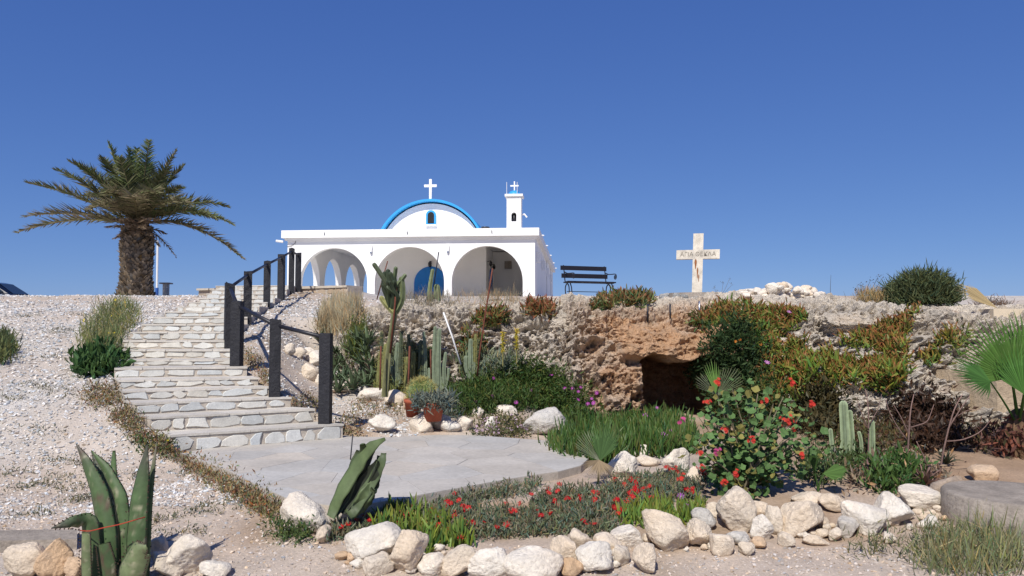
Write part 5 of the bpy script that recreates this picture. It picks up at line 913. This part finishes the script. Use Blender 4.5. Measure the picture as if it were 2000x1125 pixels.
LV = np.array(LV); N = len(LV); dl = nrm(rng.normal(0, .5, (N, 3)) + [-.1, -.6, .75]); V, Fs = inst(DISC[0], DISC[1], frames(dl), LV, rng.uniform(.015, .037, N)); cg = np.where(rng.random((N, 1)) < .2, np.array([[.22, .2, .06]]), np.array([[.10, .18, .06]])) * rng.uniform(.65, 1.3, (N, 1)); part('leaves', ger, V, Fs, M_leaf, np.repeat(cg, 10, 0), kind='stuff')
for (x, y, c) in ((1401, 746, 'r'), (1381, 787, 'r'), (1547, 747, 'r'), (1587, 790, 'r'), (1538, 823, 'h'), (1418, 840, 'r'), (1470, 860, 'r'), (1368, 885, 'r'), (1372, 912, 'r'), (1401, 881, 'p'), (1416, 943, 'r'), (1437, 925, 'r'), (1568, 887, 'r'), (1334, 822, 'p'), (1495, 783, 'r'), (1332, 935, 'r')):
    p = W(x, y, GD - .3 if y > 700 else GD); n = 16 if c == 'h' else 7; q = p + rng.normal(0, .03 if c == 'h' else .012, (n, 3)); colr = (.62, .05, .035) if c != 'p' else (.58, .08, .25); h = None
    tv, tf, _n = FLW; V, Fs = inst(tv, tf, frames(nrm(q - p + [0, -.02, .01])), q, np.full(n, .018)); part('flower_head', ger, V, Fs, M_petal, kind='stuff', C= np.tile(np.array(colr), (len(V), 1)) * rng.uniform(.75, 1.2, (len(V), 1)))
SPB = [('spiny olive bush at the foot of the branching cactus', [(735, 775), (738, 735), (765, 725), (778, 745), (770, 778)], (.16, .18, .06)), ('feathery yellow green spiny bush left of the barrel cactus', [(780, 765), (786, 715), (806, 708), (812, 750), (800, 770)], (.24, .25, .08)), ('dark spiny bush between the cactus columns and the barrel cactus', [(815, 745), (818, 690), (838, 690), (842, 740)], (.10, .125, .05)), ('grey green spiny bush at the left of the tall pale pair', [(765, 720), (770, 680), (800, 675), (805, 715)], (.12, .14, .08)), ('pale spiny bush left of the tallest rusty rod', [(900, 735), (905, 690), (935, 680), (940, 730)], (.16, .19, .10)), ('grey leafed low bush under the yellow flower spikes', [(940, 730), (945, 705), (1000, 695), (1005, 720), (960, 735)], (.19, .21, .14))]
for lab, poly, c in SPB: clump('spiny_bush', lab, 'bush', poly, 150, 'f', length=.11, fat=.09, base=c, tip=tuple(np.array(c) * 1.6), amt=.5, per=8, spread=.4, up=.8, lift=.16, rad=.035)
# ---------------------------------------------------------------- fan palms
def fan(parent, hub, axis, normal, R, nseg, spread, col, fold=.35, petiole=None, name='fan_leaf', split=.55, dry=0):
    axis = nrm(axis); normal = nrm(np.array(normal) - axis * np.dot(normal, axis)); side = np.cross(normal, axis); V = []; Fs = []; C = []
    for i in range(nseg):
        a0 = -spread / 2 + spread * i / nseg; a1 = a0 + spread / nseg; am = (a0 + a1) / 2; r = R * (1 - .28 * abs(am / (spread / 2)) ** 2) * rng.uniform(.92, 1.04); dr = lambda a: axis * math.cos(a) + side * math.sin(a); b0 = len(V)
        lift = normal * .03 * R * (1 - 2 * (i % 2)); tipd = normal * -R * rng.uniform(.02, .16)
        V += [hub, hub + dr(a0) * r * split, hub + dr(am) * r * split + normal * fold * r * split * spread / nseg * .5, hub + dr(a1) * r * split, hub + dr(am * .75 + a0 * .25) * r * .85 + tipd * .5, hub + dr(am * .75 + a1 * .25) * r * .85 + tipd * .5, hub + dr(am) * r + tipd]
        Fs += [(b0, b0 + 1, b0 + 2), (b0, b0 + 2, b0 + 3), (b0 + 1, b0 + 4, b0 + 2), (b0 + 2, b0 + 4, b0 + 5), (b0 + 2, b0 + 5, b0 + 3), (b0 + 4, b0 + 6, b0 + 5)]; c = np.array(col) * rng.uniform(.75, 1.25); tp = np.array([.25, .2, .11]); C += [c * 1.15, c, c * 1.05, c, c * .9, c * .9, c + (tp - c) * .5]
    f = part(name, parent, V, Fs, M_leaf, np.array(C))
    if petiole is not None: g = B(); g.tube(bez([petiole, (np.array(petiole) + hub) / 2 + [0, 0, .02], hub], 8), np.linspace(.03, .016, 8) * R, 6, np.array(col) * .9); g.part('petiole', f, M_leaf)
FP = (.075, .155, .03); rpD = 7.7; rc_ = W(1990, 835, rpD)
fp1 = thing('fan_palm', 'big green fan palm at the right edge before the cream wall', 'fan palm', rc_ - [0, 0, .15])
fan(fp1, W(1976, 738, rpD - .15), W(1920, 640, rpD) - W(1976, 738, rpD), [-.35, -1, .35], .63, 34, 2.6, FP, petiole=rc_)
fan(fp1, W(1934, 745, rpD - .3), W(1880, 720, rpD) - W(1934, 745, rpD), [-.2, -.6, .9], .42, 30, 2.7, (.05, .12, .028), petiole=rc_)
fan(fp1, W(2010, 720, rpD - .2), W(2030, 620, rpD) - W(2010, 720, rpD), [-.5, -1, .1], .6, 30, 2.5, FP, petiole=rc_)
fan(fp1, W(2000, 770, rpD - .35), W(1990, 690, rpD) - W(2000, 770, rpD), [-.8, -.7, .1], .5, 26, 1.8, (.07, .17, .035), petiole=rc_)
g = B(); column(g, [rc_ - [0, 0, .3], rc_, rc_ + [0, 0, .12]], np.array([.12, .13, .08]), 10, (.16, .1, .06)); g.part('trunk', fp1, M_bark)
P = rc_ + rng.normal(0, .1, (160, 3)) * [1, .6, 1.0] - [0, 0, .08]; V, Fs, C = leaves(P, np.tile([0, -.6, -.3], (160, 1)), .14, .22, (.15, .06, .045), (.22, .1, .07), .5, per=2, spread=.6, up=0); part('dead_leaf_bases', fp1, V, Fs, M_dry, C, kind='stuff')
sp = hit(1168, 945)[0]; s1 = thing('small_fan_palm', 'small fan palm with split white veined leaf at the terrace corner', 'fan palm', sp)
fan(s1, W(1172, 900, sp[1] - .05), W(1188, 840, sp[1]) - W(1172, 900, sp[1]), [.5, -1, .2], .36, 22, 1.5, (.10, .18, .06), petiole=sp, split=.6); fan(s1, W(1172, 900, sp[1] - .05), W(1140, 862, sp[1]) - W(1172, 900, sp[1]), [-.5, -1, .3], .3, 14, 1.1, (.25, .27, .18), split=.15)
for x, y in ((1130, 915), (1150, 935), (1172, 950), (1195, 945), (1205, 930)): fan(s1, W(1170, 898, sp[1] - .06), W(x, y, sp[1] - .15) - W(1170, 898, sp[1]), [0, -1, .3], .21, 7, .5, (.28, .21, .13), name='dead_fan_leaf')
c_ = hit(1420, 800)[0]; s2 = thing('small_fan_palm', 'small fan palm with thin spread blades in front of the cave mouth', 'fan palm', W(1405, 790, 9.3))
fan(s2, W(1398, 770, 9.3), W(1392, 715, 9.3) - W(1398, 770, 9.3), [0, -1, .1], .42, 9, .7, (.12, .22, .05), split=.5); fan(s2, W(1402, 772, 9.35), W(1362, 735, 9.3) - W(1402, 772, 9.35), [-.2, -1, .3], .36, 9, .8, (.2, .22, .14), split=.12); fan(s2, W(1402, 772, 9.35), W(1440, 730, 9.3) - W(1402, 772, 9.3), [.3, -1, .3], .42, 14, 1.3, (.16, .18, .1), split=.12, petiole=W(1405, 792, 9.3))
sp = hit(1598, 960)[0]; s3 = thing('small_fan_palm', 'tiny fan palm with one folded and one open leaf beside the geranium', 'fan palm', sp); D3 = sp[1]
fan(s3, W(1592, 925, D3), W(1585, 862, D3) - W(1592, 925, D3), [-1, -.35, .1], .3, 14, .9, (.055, .11, .03), petiole=sp); fan(s3, W(1607, 925, D3 - .05), W(1655, 918, D3 - .1) - W(1607, 925, D3), [.1, -.55, .85], .22, 18, 1.7, (.085, .16, .04), petiole=sp, split=.8); fan(s3, W(1598, 945, D3), W(1612, 930, D3) - W(1598, 945, D3), [0, -1, .3], .1, 6, .6, (.08, .12, .04))
dfp = W(1948, 602, 10.6); s4 = thing('dead_palm_leaf', 'dry straw coloured fan leaf lying on the rock rim at the right', 'palm leaf', dfp); fan(s4, dfp, W(1868, 553, 10.6) - dfp, [0, -1, .4], .66, 22, .55, (.38, .29, .15), split=.75)
# ---------------------------------------------------------------- skyline shrub and other plants
def puff(name, label, cat, c, half, n, length, width, base, tip, m, tpl=LEAF, per=6, up=.5, spread=.6, amt=.5):
    q = nrm(rng.normal(size=(n, 3))) * (rng.random((n, 1)) ** .45); q[:, 2] = np.abs(q[:, 2]); q *= (1 + .25 * fbm(q + c, 2.5, 2))[:, None]; P = c + q * half; V, Fs, C = leaves(P, nrm(q + [0, 0, .2]), length, width, base, tip, amt, per=per, spread=spread, up=up, rad=.04, tpl=tpl)
    t = thing(name, label, cat, c); part('foliage', t, V, Fs, m, C, kind='stuff'); return t
puff('round_shrub', 'rounded olive green shrub on the rock rim against the sky', 'shrub', W(1800, 592, 11.6), np.array([.56, .42, .46]), 1500, .12, .12, (.075, .10, .045), (.16, .17, .08), M_leaf, BLADE)
puff('round_shrub', 'low dry brown shrub right of the round green shrub', 'shrub', W(1940, 604, 12.2), np.array([.3, .3, .12]), 160, .08, .1, (.16, .11, .08), (.2, .14, .1), M_dry, BLADE)
puff('dry_grass', 'dry straw grass on the rock rim left of the round shrub', 'grass', W(1705, 588, 11.8), np.array([.3, .25, .14]), 160, .12, .05, (.34, .25, .12), (.42, .32, .17), M_dry, BLADE, up=.9, spread=.3)
def twig(b0, tips, name, label, cat, m, col, r=.005, heads=None):
    t = thing(name, label, cat, b0); k = B()
    for tp in tips: k.tube(bez([b0, (b0 + tp) / 2 + rng.normal(0, .02, 3), tp], 7), np.linspace(r, r * .4, 7), 5, np.array(col))
    k.part('stalks', t, m)
    if heads: P = np.array(tips); V, Fs, C = leaves(P, np.tile([0, 0, 1.], (len(P), 1)), heads, .5, col, col, .2, per=9, spread=1.2, up=.2, rad=heads * .8); part('seed_heads', t, V, Fs, m, C, kind='stuff')
b0 = W(1690, 592, 11.9); twig(b0, [W(x, y, 11.9) for x, y in ((1682, 556), (1700, 548), (1715, 540), (1722, 545), (1735, 560), (1670, 565))], 'dry_weed', 'spindly dark weed against the sky left of the round shrub', 'weed', M_dry, (.08, .07, .06), .006, .03)
b0 = W(1622, 590, 12.5); twig(b0, [W(1623, 537, 12.5), W(1618, 572, 12.5)], 'dry_weed', 'single thin stalk on the skyline right of the stone heap', 'weed', M_dry, (.08, .07, .06), .005)
b0 = W(1405, 585, 12.6); twig(b0, [W(x, y, 12.6) for x, y in ((1395, 560), (1412, 552), (1425, 545), (1430, 556), (1400, 570))], 'dry_weed', 'faint dry weed on the skyline right of the cross', 'weed', M_dry, (.16, .13, .1), .004, .02)
# bare branched stalks on the right bed
def stalks(base_px, D, segs, label):
    b0 = W(*base_px, D); t = thing('bare_stalks', label, 'dry plant', b0)
    for pts, w in segs: k = B(); k.tube(bez([W(x, y, D + rng.uniform(-.04, .04)) for x, y in pts], 12), np.linspace(w, w * .35, 12) * D / F * .45, 6, np.tile(np.array([.20, .13, .11]), (12, 1)) * np.linspace(.8, 1.5, 12)[:, None]); k.part('stalk', t, M_bark, True)
    P = np.array([W(*base_px, D)] * 26) + rng.normal(0, .04, (26, 3)); V, Fs, C = leaves(P, np.tile([0, -.3, .8], (26, 1)), .16, .16, (.1, .075, .05), (.17, .09, .07), .5, per=2, spread=.6, up=.4); part('base_leaves', t, V, Fs, M_succ, C, kind='stuff')
stalks((1832, 950), 6.9, [([(1832, 950), (1842, 880), (1862, 800), (1880, 770)], 5), ([(1850, 840), (1875, 800), (1895, 772)], 3.5), ([(1848, 862), (1880, 860), (1915, 845), (1935, 820)], 3.5), ([(1858, 820), (1890, 800), (1920, 800)], 2.2), ([(1832, 950), (1808, 900), (1790, 862)], 5)], 'pale branching bare stalks nearest the concrete ring')
stalks((1772, 930), 7.1, [([(1770, 930), (1775, 850), (1778, 800), (1785, 770)], 5), ([(1776, 850), (1760, 815), (1745, 790)], 3), ([(1778, 835), (1812, 825), (1824, 790)], 3.2), ([(1772, 860), (1750, 830), (1735, 800), (1730, 780)], 3)], 'reddish bare stalks left of the branching pale ones')
stalks((1695, 925), 7.3, [([(1695, 925), (1697, 850), (1696, 790), (1690, 760)], 4), ([(1697, 830), (1715, 800), (1722, 770)], 2.5), ([(1697, 840), (1680, 800), (1672, 775)], 2.5)], 'thin bare stalks right of the pale striped cactus')
stc = thing('striped_cactus', 'pale green striped column cactus group in the right bed', 'cactus', hit(1652, 890)[0]); Ds = hit(1652, 900)[0][1]
for pts, w in [([(1652, 900), (1650, 850), (1647, 790)], 17), ([(1665, 900), (1664, 850), (1660, 805)], 10), ([(1625, 890), (1624, 860), (1622, 840)], 8), ([(1703, 895), (1703, 850), (1702, 825)], 12), ([(1683, 890), (1682, 860), (1678, 845)], 7), ([(1640, 895), (1645, 870), (1650, 845)], 8)]: arm(stc, pts, Ds, w, 5, (.27, .33, .19), 'stem', .4)
# aloes, dry grass, weeds along the stairs
def rosette(name, label, px, py, D, R, n, col, cat='aloe'):
    c = W(px, py, D); t = thing(name, label, cat, c)
    for i in range(n):
        a = i * 2.4; el = .25 + .95 * i / n; d = np.array([math.cos(a) * math.cos(el), math.sin(a) * math.cos(el), math.sin(el)]); L = R * rng.uniform(.8, 1.1); tp = c + d * L + [0, 0, -.12 * L * math.cos(el)]
        path = bez([c, c + d * L * .5 + [0, 0, .1 * L], tp], 8); V, Fs, C = blade_leaf(path, np.linspace(.11, .008, 8) * L, .4, np.tile(np.array(col) * rng.uniform(.7, 1.3), (8, 1)), n=4, gut=.4, nrmv=np.array([-d[0] * .3, -d[1] * .3, 1])); part('leaf', t, V, Fs, M_cactus, np.array(C), True)
for i, (x, y, r, c, l) in enumerate([(672, 712, .36, (.09, .135, .065), 'grey green aloe rosette just right of the last post top'), (690, 690, .34, (.10, .14, .06), 'upper aloe rosette left of the cactus bed'), (668, 745, .32, (.08, .125, .065), 'low aloe rosette at the bottom of the aloe group'), (710, 715, .32, (.07, .11, .05), 'dark aloe rosette nearest the rock face'), (700, 745, .3, (.09, .13, .07), 'lower right aloe rosette above the white slab rock'), (655, 690, .22, (.06, .08, .04), 'dark aloe rosette behind the last handrail post'), (625, 665, .25, (.07, .09, .04), 'spiky dark rosette above the bright white border rock'), (985, 722, .24, (.2, .24, .17), 'pale aloe rosette under the yellow flower spikes')]): rosette('aloe', l, x, y, hit(x, y + 8)[0][1] - .1, r, 22, c)
for i in range(13):
    x, y = [(655, 720), (680, 730), (700, 690), (715, 690), (725, 715), (690, 760), (660, 765), (715, 755), (730, 740), (645, 745), (700, 665), (640, 705), (720, 670)][i]
    rosette('aloe', 'grey green aloe in the crowded group between the last post and the cacti', x, y, hit(x, y + 8)[0][1] - .08, rng.uniform(.24, .34), 16, tuple(np.array((.10, .14, .07)) * rng.uniform(.7, 1.25))); bpy.data.objects[[o.name for o in SC.objects if o.name.startswith('aloe') and o.type == 'EMPTY'][-1]]['group'] = 'crowded aloes beside the last post'
for x, y, r, c, l in [(1702, 935, .2, (.16, .09, .08), 'dusty purple rosette left of the green weeds in the right bed'), (1808, 945, .22, (.17, .10, .08), 'dusty red rosette at the foot of the branching stalks'), (1752, 925, .17, (.13, .11, .06), 'olive rosette behind the low weeds in the right bed'), (1712, 880, .14, (.035, .02, .018), 'small blackish rosette right of the striped cactus'), (1848, 905, .16, (.05, .06, .03), 'dark green rosette on the soil bank near the concrete ring'), (1668, 940, .16, (.15, .11, .08), 'dusty brown rosette beside the tiny fan palm')]: rosette('succulent_rosette', l, x, y, hit(x, y + 6)[0][1], r, 20, c, 'succulent')
clump('leaf_litter', 'dry brown leaf litter under the stalks in the right bed', 'leaf litter', [(1600, 955), (1640, 900), (1760, 880), (1850, 890), (1860, 950), (1780, 965), (1650, 970)], 170, 'l', length=.07, width=.3, base=[(.24, .17, .11), (.16, .10, .07), (.30, .23, .15)], tip=(.28, .2, .13), amt=.3, per=4, spread=1.0, up=.15, lift=.01, rad=.06, m=M_dry)
clump('green_shrub', 'upright yellow green shrub above the aloes', 'shrub', [(680, 690), (685, 650), (700, 630), (712, 660), (712, 700)], 160, 'l', length=.12, width=.1, base=(.11, .14, .035), tip=(.18, .2, .06), amt=.5, per=8, spread=.35, up=.85, lift=.1, m=M_leaf, tpl=BLADE)
for i, x in enumerate((982, 1009)):
    y = 670 - i * 5; t = thing('aloe_flower', ['left yellow flower spike on the rock face', 'right yellow flower spike on the rock face'][i], 'flower', W(x, y + 25, 10.6)); k = B(); k.tube([W(x, y + 45, 10.6), W(x, y - 22, 10.6)], .008, 6, (.25, .22, .08)); k.part('stalk', t, M_bark)
    P = np.array([W(x, yy, 10.6) for yy in np.linspace(y - 22, y + 16, 26)]); V, Fs, C = fingers(P, np.tile([0, -1., 0], (26, 1)), .045, .14, (.62, .5, .05), (.5, .45, .1), .4, per=6, spread=.8, up=-.35, rad=.008); part('florets', t, V, Fs, M_petal, C, kind='stuff')
DG = dict(m=M_dry, tpl=BLADE)
clump('dry_grass', 'tall dry straw grass on the slope between the steps and the rock face', 'grass', [(615, 645), (632, 600), (665, 582), (700, 585), (705, 615), (680, 650), (640, 660)], 700, 'l', length=.22, width=.035, base=(.40, .32, .19), tip=(.5, .42, .27), amt=.5, per=5, spread=.3, up=.9, lift=.05, **DG)
clump('dry_grass', 'thin dry grass along the rim in front of the right arch', 'grass', [(885, 592), (900, 578), (985, 575), (1020, 582), (1010, 594), (930, 596)], 260, 'l', length=.16, width=.03, base=(.36, .27, .16), tip=(.42, .34, .2), amt=.5, per=4, spread=.35, up=.9, lift=.05, **DG)
clump('dry_grass', 'dusty dry weeds on the rim below the blue door', 'grass', [(780, 598), (790, 575), (880, 575), (882, 594), (830, 600)], 260, 'l', length=.17, width=.03, base=(.22, .19, .13), tip=(.3, .25, .17), amt=.5, per=4, spread=.4, up=.85, lift=.05, **DG)
t, P, Nn = clump('roadside_weed', 'tall green weeds with yellow blooms at the left edge of the steps', 'weed', [(160, 690), (165, 650), (195, 610), (230, 592), (275, 605), (265, 640), (240, 660), (228, 700), (200, 715)], 620, 'l', length=.15, width=.06, base=[(.17, .20, .07), (.12, .16, .05), (.28, .25, .11)], tip=(.30, .29, .14), amt=.5, per=6, spread=.45, up=.75, lift=.1, m=M_leaf, tpl=BLADE)
flowers(P[:9] + [0, -.05, .2], nrm(rng.normal(0, .4, (9, 3)) + [0, -.6, .7]), .022, (.7, .55, .04), (.6, .45, .05), 'yellow_bloom', t)
clump('leafy_weed', 'dark green broad leaved weed beside the lower steps', 'weed', [(152, 735), (165, 705), (205, 690), (235, 700), (222, 732), (190, 740)], 260, 'l', length=.13, width=.4, base=(.045, .10, .03), tip=(.09, .15, .05), amt=.4, per=6, spread=.6, up=.5, lift=.1, m=M_leaf)
clump('leafy_weed', 'green weed bush at the left picture edge', 'weed', [(-20, 715), (-10, 665), (18, 662), (26, 690), (14, 712)], 160, 'l', length=.15, width=.1, base=(.09, .12, .045), tip=(.2, .19, .08), amt=.5, per=6, spread=.5, up=.7, lift=.1, m=M_leaf, tpl=BLADE)
MATS = [('brown dried groundcover beside the middle steps', [(165, 790), (172, 755), (235, 738), (258, 775), (290, 830), (235, 830)], 620), ('rusty brown groundcover along the lower steps', [(235, 832), (290, 815), (335, 850), (352, 890), (330, 900), (280, 870)], 520), ('reddish brown groundcover along the left edge of the terrace', [(330, 895), (365, 890), (440, 925), (545, 985), (555, 1015), (520, 1015), (440, 965), (370, 925)], 900), ('dry brown groundcover right of the lowest steps', [(655, 840), (680, 800), (700, 815), (705, 850), (685, 855)], 150), ('dry groundcover between the second and last posts', [(560, 795), (590, 770), (640, 790), (625, 815), (585, 800)], 170), ('dry groundcover right of the middle steps', [(470, 690), (480, 675), (530, 740), (545, 775), (520, 760)], 200), ('dry groundcover between the post and the pots', [(660, 800), (700, 780), (790, 800), (800, 818), (740, 822), (690, 815)], 200)]
for lab, poly, n in MATS: clump('dry_groundcover', lab, 'groundcover', poly, n, 'l', length=.042, width=.28, base=[(.27, .205, .10), (.17, .18, .07), (.24, .12, .07), (.30, .24, .14)], tip=(.24, .14, .08), amt=rng.uniform(.1, .5), per=6, spread=.8, up=.35, lift=.03, rad=.035, patchy=-.22, **{'m': M_dry})
P, Nn = sample_px([(250, 860), (320, 870), (340, 892), (310, 900)], 60, .02); V, Fs, C = leaves(P, Nn, .05, .35, (.06, .10, .03), (.1, .14, .05), .4, per=6, up=.6); t = thing('leafy_weed', 'small green weed with yellow blooms at the corner of the bottom step', 'weed', P.mean(0)); part('foliage', t, V, Fs, M_leaf, C, kind='stuff'); flowers(P[:4] + [0, -.03, .08], nrm(rng.normal(0, .3, (4, 3)) + [0, -.6, .7]), .02, (.7, .55, .04), (.6, .45, .05), 'yellow_bloom', t)
clump('low_weed', 'green creeping weed at the foot of the cracked white boulder', 'weed', [(532, 1045), (550, 1030), (610, 1040), (605, 1062), (565, 1062)], 160, 'l', length=.035, width=.4, base=(.07, .11, .035), tip=(.12, .15, .06), amt=.4, per=6, spread=.8, up=.5, lift=.04, m=M_leaf)
clump('grass_tuft', 'green grass tuft in the bottom right corner', 'grass', [(1790, 1120), (1800, 1085), (1850, 1060), (1920, 1045), (1990, 1070), (2010, 1125), (1900, 1135)], 300, 'l', length=.14, width=.045, base=[(.15, .19, .07), (.2, .21, .1), (.3, .26, .14)], tip=(.32, .32, .17), amt=.5, per=6, spread=.4, up=.8, lift=.02, m=M_leaf, tpl=BLADE)
clump('low_weed', 'sparse grey green weeds on the soil before the concrete ring', 'weed', [(1640, 1080), (1700, 1060), (1850, 1035), (1880, 1050), (1800, 1085), (1700, 1095)], 150, 'l', length=.06, width=.12, base=(.14, .15, .07), tip=(.2, .19, .1), amt=.4, per=5, spread=.7, up=.6, lift=.02, m=M_leaf, tpl=BLADE)
# small creeping tufts on the gravel
GT = [(600 + 0, 0)] and [(135, 935), (95, 945), (60, 1005), (140, 955), (145, 980), (40, 955), (165, 975), (385, 1000), (430, 985), (370, 925), (310, 1020), (345, 1042), (240, 930), (115, 905), (30, 925), (180, 905), (120, 645), (110, 650), (50, 618), (160, 615), (95, 760), (60, 752), (140, 770), (70, 845), (150, 690), (20, 780), (115, 700)]
gv, gf, gcol, go = [], [], [], 0
for x, y in GT:
    p = hit(x, y)[0]; q = np.array([drop(p[0] + rng.normal() * .13, p[1] + rng.normal() * .06) for _ in range(26)]); V, Fs, C = leaves(q, np.tile([0, 0, 1.], (26, 1)), .035, .25, (.14, .14, .085), (.2, .17, .1), .4, per=6, spread=.9, up=.3, rad=.02); gv.append(V); gf.append(Fs + go); gcol.append(C); go += len(V)
solid('creeping_groundcover', np.vstack(gv), np.vstack(gf), M_dry, np.vstack(gcol), label='small grey green creeping tufts scattered over the gravel slope', cat='groundcover', kind='stuff')
